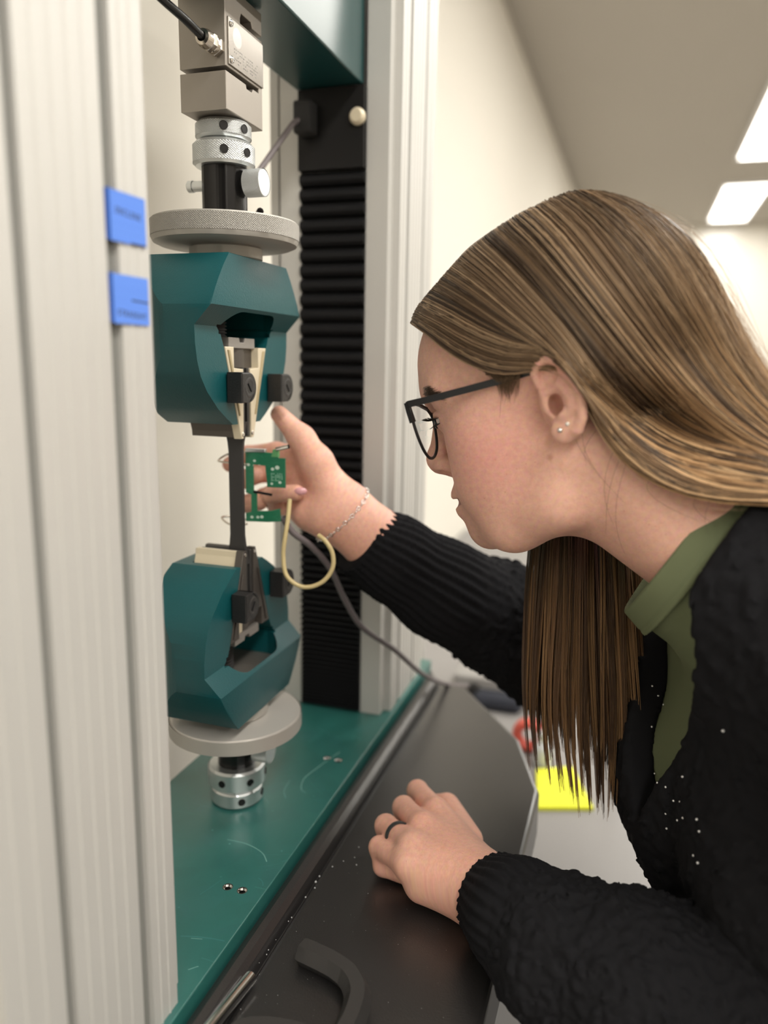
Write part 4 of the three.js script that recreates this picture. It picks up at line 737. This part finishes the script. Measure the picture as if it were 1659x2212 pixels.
// ---------------------------------------------------------------- things on the machine
// blue masking tape on the near column, one strip over the other, with hand lettering
{
  const strip = (y0, y1, z0, word, wy, mark, group) => {
    const tx = canvas(512, 512, (c, w, h) => {
      c.fillStyle = 'rgb(88,132,220)'; c.fillRect(0, 0, w, h);
      for (let i = 0; i < 160; i++) { c.fillStyle = `rgba(${rnd() < 0.5 ? '40,84,180' : '104,146,226'},0.10)`; c.fillRect(0, rr(0, h), w, rr(1, 6)); }
      c.strokeStyle = 'rgba(28,26,44,0.75)'; c.lineWidth = 7; c.lineCap = 'round'; c.font = 'bold 92px sans-serif'; c.fillStyle = 'rgba(28,26,44,0.72)';
      c.save(); c.translate(w * 0.5, h * wy); c.rotate(0.06); c.textAlign = 'center'; c.textBaseline = 'middle'; c.fillText(word, 0, 0, w * 0.84); c.restore();
      c.lineWidth = 20; c.beginPath(); c.moveTo(w * mark[0], h * mark[1]); c.lineTo(w * mark[2], h * mark[3]); c.stroke();
    });
    const z1 = 0.2290;
    const g = slabXY([[0, 0], [1, 0], [1, 1], [0, 1]], 0, 1); g.dispose();
    const X = 0.0816, geo = box(X, X + 0.0003, y0, y1, z1, z0), fold = box(X - 0.006, X + 0.0003, y0 + 0.0004, y1 + 0.0004, z0 - 0.0002, z0 + 0.0001);
    const t = thing('masking_tape', group, 'tape', [0, y0, 0], 'blue tape strips on the near column');
    const face = part(t, 'face', geo.translate(0, -y0, 0), M({ map: tx, roughness: 0.8 }), 'blue crepe paper with black hand lettering');
    const P = face.geometry.attributes.position, U = face.geometry.attributes.uv; for (let i = 0; i < P.count; i++) U.setXY(i, (z0 - P.getZ(i)) / (z0 - z1), P.getY(i) / (y1 - y0));
    part(t, 'folded_edge', fold.translate(0, -y0, 0), M({ color: lin(0.055, 0.155, 0.58), roughness: 0.8 }));
  };
  strip(0.4672, 0.4915, 0.2580, 'INCLINE', 0.40, [0.55, 0.985, 0.98, 0.975], 'upper blue tape strip on the aluminium column, lettered across its middle');
  strip(0.4272, 0.4515, 0.2585, 'STRAIGHT', 0.80, [0.52, 0.50, 0.98, 0.52], 'lower blue tape strip on the aluminium column, lettered along its bottom');
}
// specimen
{
  const h = 0.0066, e = 0.0105, xc = 0.0058, side = [[0.232, e], [0.245, e - 0.0022], [0.250, h + 0.0008], [0.258, h], [0.332, h], [0.340, h + 0.0008], [0.346, e - 0.0018], [0.358, e]];
  single('test_specimen', 'flat black dog-bone specimen clamped between the two teal grips', 'specimen', slabXY([...side.map(([y, w]) => [xc + w, y - 0.232]), ...side.slice().reverse().map(([y, w]) => [xc - w, y - 0.232])], -0.0020, 0.0020, 0.0003), mat.specimen, [0, 0.232, 0]);
}
// extensometer held in the far hand
{
  const d = 0.700, O = at(575, 1050, d);
  const pcb = canvas(256, 512, (c, w, h) => {
    c.fillStyle = 'rgb(30,104,74)'; c.fillRect(0, 0, w, h);
    for (let i = 0; i < 90; i++) { c.strokeStyle = `rgba(58,134,98,${rr(0.2, 0.7)})`; c.lineWidth = rr(1, 3); const x = rr(0, w), y = rr(0, h); c.beginPath(); c.moveTo(x, y); c.lineTo(x + rr(-60, 60), y); c.lineTo(x + rr(-60, 60), y + rr(-60, 60)); c.stroke(); }
    c.fillStyle = 'rgb(190,204,192)'; for (const [x, y, r] of [[60, 100, 9], [92, 100, 9], [22, 96, 10], [176, 120, 11], [206, 108, 14], [170, 226, 9], [222, 214, 10], [40, 478, 10], [78, 476, 10], [104, 472, 11], [62, 66, 9]]) { c.beginPath(); c.arc(x, y, r, 0, 7); c.fill(); }
    c.fillStyle = 'rgba(205,220,208,0.7)'; for (let k = 0; k < 5; k++) for (let i = 0; i < 6; i++) if (rnd() < 0.75) c.fillRect(166 + i * 13, 150 + k * 12, rr(5, 11), 6);
  });
  const s = d / 1661, X = (px) => (px - 575) * s, Y = (py) => (1050 - py) * s;
  const t = thing('extensometer', 'green circuit-board extensometer frame held against the black specimen', 'extensometer', O);
  t.rotation.y = 0.12;
  const outline = [[529, 978], [560, 976], [600, 978], [604, 988], [619, 988], [619, 1052], [578, 1052], [574, 1006], [547, 1004], [547, 1064], [554, 1066], [554, 1106], [585, 1104], [606, 1098], [608, 1126], [580, 1129], [528, 1130], [528, 1112], [541, 1108], [541, 1070], [529, 1066]];
  const bg = slabXY(outline.map(([a, b]) => [X(a), Y(b)]).reverse(), -0.0009, 0.0009, 0.0002);
  const board = part(t, 'circuit_board', bg, M({ map: pcb, roughness: 0.4 }), 'green printed circuit board with white lettering');
  const P = bg.attributes.position, U = bg.attributes.uv; for (let i = 0; i < P.count; i++) U.setXY(i, (P.getX(i) - X(528)) / (X(619) - X(528)), (P.getY(i) - Y(1130)) / (Y(976) - Y(1130)));
  part(board, 'board_rib', slabXY([[X(588), Y(986)], [X(604), Y(986)], [X(604), Y(968)], [X(592), Y(970)]], -0.003, 0.0015, 0.0003), M({ color: lin(0.10, 0.30, 0.12), roughness: 0.5 }), 'lighter green connector');
  part(t, 'pin', tube([[X(600), Y(969), 0.001], [X(629), Y(962), 0.003]], 0.0020, 6, 10), mat.polish, 'short bright pin');
  part(t, 'pin', tube([[X(548), Y(1063), 0.001], [X(592), Y(1066), 0.006]], 0.0012, 6, 8), mat.rubber, 'short dark pin');
  part(t, 'arm_bar', box(X(530), X(575), Y(977), Y(970), -0.003, 0.002, 0.0005), mat.zinc);
  part(t, 'wire_clip', tube([[X(532), Y(1004), 0.001], [X(520), Y(1003), 0.0065], [X(500), Y(1001), 0.0065], [X(476), Y(1000), 0.004], [X(466), Y(999), 0.0], [X(478), Y(988), -0.008], [X(510), Y(981), -0.012], [X(534), Y(984), -0.006]], 0.0009, 40, 7), mat.nickel, 'bent spring wire');
  part(t, 'wire_clip', tube([[X(532), Y(1135), 0.001], [X(520), Y(1137), 0.0065], [X(498), Y(1136), 0.0065], [X(480), Y(1131), 0.003], [X(468), Y(1126), -0.004], [X(486), Y(1128), -0.012], [X(528), Y(1131), -0.006]], 0.0009, 40, 7), mat.nickel, 'bent spring wire');
}
single('flexible_tube', 'thin yellowish tube looped below the hand holding the extensometer', 'tube', tube([at(626, 1078, 0.700), at(622, 1120, 0.698), at(616, 1160, 0.698), at(612, 1200, 0.70), at(620, 1245, 0.70), at(655, 1268, 0.70), at(695, 1258, 0.70), at(718, 1228, 0.70), at(718, 1195, 0.70), at(704, 1170, 0.70), at(688, 1156, 0.705)], 0.0021, 70, 8), mat.tubeYellow);
single('signal_cable', 'grey cable running from the extensometer down past the far column to the bench', 'cable', tube([at(612, 1118, 0.703), at(632, 1150, 0.71), at(668, 1176, 0.72), at(712, 1226, 0.74), at(742, 1290, 0.77), at(778, 1350, 0.80), at(850, 1402, 0.86), at(916, 1458, 0.95), at(975, 1480, 1.05), at(1010, 1482, 1.10)], 0.0030, 90, 8), mat.cableGrey);
single('sensor_cable', 'purple-grey cable hanging from the bracket below the crosshead', 'cable', tube([[-0.014, 0.655, -0.190], [-0.020, 0.650, -0.182], ...[[632, 268, 0.775], [600, 312, 0.76], [565, 362, 0.745], [540, 395, 0.735]].map((a) => at(...a)), [-0.012, 0.538, -0.045], [0.012, 0.530, -0.030], [0.022, 0.533, -0.020]], 0.0030, 60, 8), M({ color: lin(0.17, 0.145, 0.15), roughness: 0.5 }));

// ---------------------------------------------------------------- tools on the apron
const AP = -0.0158;
function hexBar(pts, af, seg) {            // bent hexagonal bar lying on the apron
  const r = af / Math.sqrt(3), c = new THREE.CatmullRomCurve3(pts.map((p) => V(...p)), false, 'centripetal'), n = seg, P = [], I = [], ring = [];
  const q = c.getSpacedPoints(n);
  q.forEach((p, k) => { const a = q[Math.max(0, k - 1)], b = q[Math.min(n, k + 1)], d = b.clone().sub(a).normalize(), s = d.clone().cross(V(0, 1, 0)).normalize(); for (let m = 0; m < 6; m++) { const w = m * Math.PI / 3, k2 = (k === 0 || k === n) ? 0.9 : 1; P.push(p.x + s.x * Math.cos(w) * r * k2, p.y + Math.sin(w) * r * k2, p.z + s.z * Math.cos(w) * r * k2); } });
  for (let k = 0; k < n; k++) for (let m = 0; m < 6; m++) { const a = k * 6 + m, b = k * 6 + (m + 1) % 6; I.push(a, b, a + 6, b, b + 6, a + 6); }
  for (let m = 1; m < 5; m++) { I.push(0, m, m + 1); const e = n * 6; I.push(e, e + m + 1, e + m); }
  const g = new THREE.BufferGeometry(); g.setAttribute('position', new THREE.Float32BufferAttribute(P, 3)); g.setIndex(I); return toCreasedNormals(g, 0.35);
}
{
  const h = AP + 0.0081;
  const key = [onY(651, 2054, h), onY(690, 2072, h), onY(728, 2092, h), onY(757, 2116, h), onY(772, 2152, h), onY(764, 2196, h), onY(744, 2240, h), onY(700, 2310, h), onY(640, 2420, h)];
  single('hex_key', 'large black hex key with its bent short end on the black apron', 'hex key', hexBar(key, 0.0162, 60), mat.blackOxide);
  const k2 = [onY(470, 2290, h), onY(492, 2246, h), onY(530, 2222, h), onY(580, 2219, h), onY(640, 2230, h), onY(700, 2250, h)].map((p) => [p[0], AP + 0.0065, p[2]]);
  single('hex_key', 'second black hex key beside the steel pin at the end of the apron', 'hex key', hexBar(k2, 0.0125, 40), mat.blackOxide);
  const a = onY(544, 2109, -0.0105), b = onY(420, 2262, -0.0105);
  const L = Math.hypot(b[0] - a[0], b[2] - a[2]), rod = cyl(0.0045, 0, L, 0.0006, 24); rod.rotateZ(-Math.PI / 2).rotateY(-Math.atan2(b[2] - a[2], b[0] - a[0]));
  single('steel_pin', 'bright polished steel pin lying in the groove beside the moulding', 'pin', rod, mat.polish, a);
  // crumbs
  const cr = [[690, 1893, 3], [682, 1905, 4], [680, 1918, 3], [660, 1938, 3], [630, 1982, 2.5], [623, 1990, 2], [580, 2052, 2], [576, 2062, 2], [718, 1872, 2.5], [742, 1860, 2], [766, 1852, 2], [770, 1868, 2.5], [795, 1930, 1.2], [790, 2010, 1], [640, 2012, 1.2], [596, 2030, 1.2], [560, 2105, 1], [775, 1830, 2], [560, 2080, 1.2], [700, 1990, 1], [860, 2040, 1], [520, 2180, 1.3], [480, 2120, 1.2], [600, 2150, 1]];
  for (let i = 0; i < 60; i++) cr.push([rr(520, 1000), rr(1880, 2200), rr(0.4, 0.9)]);
  const gs = cr.map(([x, y, r]) => { const p = onY(x, y, AP + 0.0003), g = new THREE.IcosahedronGeometry(r * 0.00026, 0); return g.rotateX(rr(0, 3)).rotateY(rr(0, 3)).translate(...p); });
  const c = single('crumbs', 'tiny white crumbs scattered over the black apron', 'crumbs', gs, M({ color: lin(0.42, 0.42, 0.42), roughness: 0.6 })); c.userData.kind = 'stuff';
}
// ---------------------------------------------------------------- far things on the bench
{
  const B = -0.2, note = onY(1212, 1706, B), q = [onY(1158, 1668, B), onY(1236, 1662, B), onY(1282, 1752, B), onY(1160, 1752, B)];
  single('paper_pad', 'bright yellow paper pad lying on the grey bench beside the apron', 'paper pad', slabXZ(q.map((p) => [p[0] - note[0], p[2] - note[2]]).reverse(), 0, 0.006, 0.0006), M({ color: lin(0.78, 0.80, 0.035), roughness: 0.7 }), [note[0], B, note[2]]);
  const red = onY(1142, 1622, B); single('tape_roll', 'red roll of tape standing behind the yellow pad', 'tape', new THREE.TorusGeometry(0.020, 0.008, 14, 28).scale(1, 1, 1.6).translate(0, 0.028, 0), M({ color: lin(0.62, 0.10, 0.07), roughness: 0.5 }), red);
  for (const [x, y, l] of [[1172, 1652, 'small white capped bottle next to the red tape roll'], [1340, 1690, 'small white capped bottle behind the hanging hair at the pad']]) { const p = onY(x, y, B), t = thing('small_bottle', l, 'bottle', p); part(t, 'bottle_body', turned([[0, 0], [0.013, 0], [0.015, 0.003], [0.015, 0.030], [0.010, 0.038], [0.008, 0.040], [0.008, 0.044], [0, 0.044]], 28), M({ color: lin(0.72, 0.74, 0.78), roughness: 0.25 })); part(t, 'cap', cyl(0.0095, 0.043, 0.055, 0.001, 24), mat.white); }
  const bx = onY(1105, 1500, B); const t = thing('instrument_box', 'low grey instrument box behind the far end of the apron', 'box', bx); part(t, 'case', box(-0.10, 0.10, 0, 0.05, -0.06, 0.06, 0.005), M({ color: lin(0.30, 0.29, 0.28), roughness: 0.5 })); part(t, 'dial', alongZ(cyl(0.012, 0, 0.012, 0.002)).translate(-0.06, 0.028, 0.06), mat.blackPlastic);
  const kb = onY(905, 1490, B); const st = thing('round_knob', 'small pale knob on a short post beside the far column', 'knob', kb); const top = at(908, 1424, 1.18)[1] - B; part(st, 'post', cyl(0.006, 0, top, 0.001, 20), mat.alu); part(st, 'ball', new THREE.SphereGeometry(0.013, 24, 18).translate(0, top, 0), mat.white);
  const pouch = onY(1075, 1528, B); single('dark_pouch', 'dark blue-black fabric pouch on the bench in front of the instrument box', 'pouch', new RoundedBoxGeometry(0.09, 0.03, 0.05, 4, 0.014).translate(0, 0.015, 0), M({ color: lin(0.025, 0.028, 0.04), roughness: 0.9 }), pouch);
}
// ---------------------------------------------------------------- what the person wears
const blackMetal = M({ color: lin(0.013, 0.013, 0.014), roughness: 0.42, metalness: 0.3 });
{
  const t = thing('eyeglasses', 'black metal eyeglasses worn by the person in profile', 'eyeglasses', toW([0.09, 0.02, 0]));
  const o = toW([0.09, 0.02, 0]), rel = (l) => { const w = toW(l); return [w[0] - o[0], w[1] - o[1], w[2] - o[2]]; };
  const ribbon = (pts, h, th) => {   // flat bar: h tall along the head's up axis
    const P = [], I = [], up = HU; pts.forEach((l, k) => { const a = rel(pts[Math.max(0, k - 1)]), b = rel(pts[Math.min(pts.length - 1, k + 1)]), d = V(b[0] - a[0], b[1] - a[1], b[2] - a[2]).normalize(), u = V(...up), s = d.clone().cross(u).normalize(); u.copy(s.clone().cross(d)).normalize(); const c = rel(l); for (const [m, n] of [[1, 1], [-1, 1], [-1, -1], [1, -1]]) P.push(c[0] + u.x * h / 2 * m + s.x * th / 2 * n, c[1] + u.y * h / 2 * m + s.y * th / 2 * n, c[2] + u.z * h / 2 * m + s.z * th / 2 * n); if (k) for (let m = 0; m < 4; m++) { const e = (k - 1) * 4 + m, f = (k - 1) * 4 + (m + 1) % 4; I.push(e, f, e + 4, f, f + 4, e + 4); } });
    const e = (pts.length - 1) * 4; I.push(0, 2, 1, 0, 3, 2, e, e + 1, e + 2, e, e + 2, e + 3); const g = new THREE.BufferGeometry(); g.setAttribute('position', new THREE.Float32BufferAttribute(P, 3)); g.setIndex(I); return toCreasedNormals(g, 0.4);
  };
  for (const s of [1, -1]) {
    const rim = [[0.0935, 0.0250, 0.0650], [0.0945, 0.0120, 0.0640], [0.0955, 0.0000, 0.0600], [0.0970, -0.0100, 0.0520], [0.0985, -0.0150, 0.0420], [0.0995, -0.0148, 0.0310], [0.1000, -0.0090, 0.0205], [0.1003, 0.0020, 0.0140], [0.1003, 0.0130, 0.0125], [0.0998, 0.0205, 0.0200], [0.0982, 0.0242, 0.0360], [0.0960, 0.0256, 0.0520]].map(([x, y, z]) => [x, y, z * s]);
    const curve = new THREE.CatmullRomCurve3(rim.map((l) => V(...rel(l))), true);
    const fr = part(t, 'rim', new THREE.TubeGeometry(curve, 90, 0.0011, 8, true), blackMetal, 'thin black rim');
    const c = rel([0.0975, 0.006, 0.038 * s]), q = curve.getPoints(60), P = [...c], I = []; q.slice(0, 60).forEach((p) => P.push(p.x, p.y, p.z)); for (let k = 1; k <= 60; k++) I.push(0, k, k % 60 + 1);
    const lg = new THREE.BufferGeometry(); lg.setAttribute('position', new THREE.Float32BufferAttribute(P, 3)); lg.setIndex(I); lg.computeVertexNormals();
    part(fr, 'lens', lg, MP({ color: lin(1, 1, 1), transmission: 1, thickness: 0, roughness: 0, ior: 1.5 }), 'clear lens');
    part(fr, 'brow_bar', ribbon([[0.0935, 0.0245, 0.066 * s], [0.0960, 0.0255, 0.052 * s], [0.0983, 0.0243, 0.036 * s], [0.0998, 0.0208, 0.020 * s]], 0.0022, 0.0018), blackMetal);
    const tm = part(t, 'temple', ribbon([[0.0950, 0.0245, 0.0655 * s], [0.0930, 0.0248, 0.0668 * s], [0.0800, 0.0238, 0.0680 * s], [0.0500, 0.0224, 0.0690 * s], [0.0250, 0.0214, 0.0695 * s], [0.0000, 0.0212, 0.0690 * s], [-0.0160, 0.0150, 0.0700 * s]], 0.0046, 0.0013), blackMetal, 'flat black temple arm');
    part(tm, 'hinge', ribbon([[0.0948, 0.0262, 0.0655 * s], [0.0948, 0.0200, 0.0652 * s], [0.0946, 0.0120, 0.0645 * s]], 0.0036, 0.0030), blackMetal);
    part(fr, 'nose_pad', new THREE.SphereGeometry(0.0042, 14, 10).scale(0.5, 1, 0.5).translate(...rel([0.0925, -0.001, 0.0125 * s])), MP({ color: lin(0.85, 0.8, 0.75), transmission: 0.7, thickness: 0.001, roughness: 0.1 }), 'clear nose pad');
    part(fr, 'pad_arm', tube([rel([0.0995, 0.006, 0.0135 * s]), rel([0.0945, 0.006, 0.0160 * s]), rel([0.0925, 0.001, 0.0130 * s])], 0.0006, 10, 6), blackMetal);
  }
  part(t, 'bridge', tube([rel([0.1000, 0.0165, 0.0135]), rel([0.1035, 0.0185, 0]), rel([0.1000, 0.0165, -0.0135])], 0.0011, 14, 8), blackMetal);
}
{
  const a = march(1210, 929, lf(earField), 0.35, 0.7), b = march(1226, 916, lf(earField), 0.35, 0.7);
  const s1 = thing('ear_stud', 'round silver ball stud in the ear lobe', 'earring', a, 'ear studs'); part(s1, 'ball', new THREE.SphereGeometry(0.0018, 20, 16), mat.polish); part(s1, 'post', alongZ(cyl(0.0004, -0.003, 0, 0.0001, 8)), mat.polish);
  const s2 = thing('ear_stud', 'tiny clear crystal stud set above the ball stud', 'earring', b, 'ear studs'); part(s2, 'crystal', new THREE.OctahedronGeometry(0.0013, 1), MP({ color: lin(0.9, 0.88, 0.85), roughness: 0.05, metalness: 0.6 })); part(s2, 'setting', new THREE.TorusGeometry(0.0012, 0.0003, 6, 14), mat.nickel);
}
{
  const m = handL.mcp[2], p = handL.pip[2], c = [0, 1, 2].map((i) => lerp(m[i], p[i], 0.50)), d = V(p[0] - m[0], p[1] - m[1], p[2] - m[2]).normalize();
  const g = turned([[0.0104, -0.0020], [0.0116, -0.0020], [0.0119, -0.0010], [0.0119, 0.0010], [0.0116, 0.0020], [0.0104, 0.0020], [0.0104, -0.0020]], 40); g.applyQuaternion(new THREE.Quaternion().setFromUnitVectors(V(0, 1, 0), d));
  single('finger_ring', 'plain dark grey band ring on the hand resting on the apron', 'ring', g, M({ color: lin(0.035, 0.04, 0.042), metalness: 0.3, roughness: 0.45 }), c);
}
{
  const A = at(742, 1108, 0.735), d = V(elbowR[0] - handR.W[0], elbowR[1] - handR.W[1], elbowR[2] - handR.W[2]).normalize(), s = d.clone().cross(V(0, 1, 0)).normalize(), u = s.clone().cross(d).normalize();
  const f = (x, y, z) => smin(handRField(x, y, z), cap(x, y, z, handR.W, elbowR, 0.026, 0.038), 0.012), N = 44;
  const t = thing('chain_bracelet', 'fine silver chain bracelet round the wrist of the raised hand', 'bracelet', A);
  const link = new THREE.TorusGeometry(0.0017, 0.0005, 6, 12);
  for (let k = 0; k < N; k++) { const w = k / N * Math.PI * 2, dir = s.clone().multiplyScalar(Math.cos(w)).addScaledVector(u, Math.sin(w)); let r = 0.012; while (r < 0.06 && f(A[0] + dir.x * r + d.x * 0.006 * Math.sin(w), A[1] + dir.y * r + d.y * 0.006 * Math.sin(w), A[2] + dir.z * r + d.z * 0.006 * Math.sin(w)) < 0.0006) r += 0.0005; const m = part(t, 'link', link, mat.polish); m.position.set(dir.x * r + d.x * 0.006 * Math.sin(w), dir.y * r + d.y * 0.006 * Math.sin(w), dir.z * r + d.z * 0.006 * Math.sin(w)); const nrm = k % 2 ? dir : d; m.quaternion.setFromUnitVectors(V(0, 0, 1), nrm); }
}
// small glints sewn on the cardigan
{
  const pts = [[1409, 1482], [1422, 1503], [1433, 1522], [1408, 1570], [1433, 1580], [1436, 1614], [1420, 1595], [1446, 1604], [1428, 1627], [1448, 1636], [1414, 1671], [1474, 1678], [1420, 1691], [1438, 1700], [1455, 1730], [1469, 1732], [1475, 1767], [1463, 1772], [1438, 1758], [1440, 1790], [1505, 1770], [1510, 1796], [1498, 1848], [1507, 1864], [1562, 1579], [1560, 1578], [1627, 1484]].map(([x, y]) => march(x, y, (a, b, c) => Math.min(cardigan(a, b, c), torsoField(a, b, c)), 0.35, 1.0));
  const g = pts.map((p) => new THREE.OctahedronGeometry(0.0009, 1).translate(...p));
  const c = person.getObjectByName('cardigan'); part(c, 'sequins', g, M({ color: lin(0.9, 0.9, 0.9), roughness: 0.12, metalness: 0.5 }), 'tiny bright sequins', 'stuff');
}
{ // nails of the raised hand
  const f = handR.f[3], n = new THREE.SphereGeometry(0.0058, 14, 10).scale(1, 0.62, 0.35), w = at(650, 1061, 0.7085); const m = part(person, 'fingernail', n, MP({ color: lin(0.66, 0.33, 0.36), roughness: 0.2, clearcoat: 0.6 }), 'pale pink nail'); m.position.set(...w); m.rotation.y = 0.3;
}

// the person's group stands on the floor between the shoes
{ const b = [0.62, FLOOR, 0]; for (const c of person.children) c.position.sub(V(...b)); person.position.set(...b); }

mark(scene);
renderer.render(scene, camera);
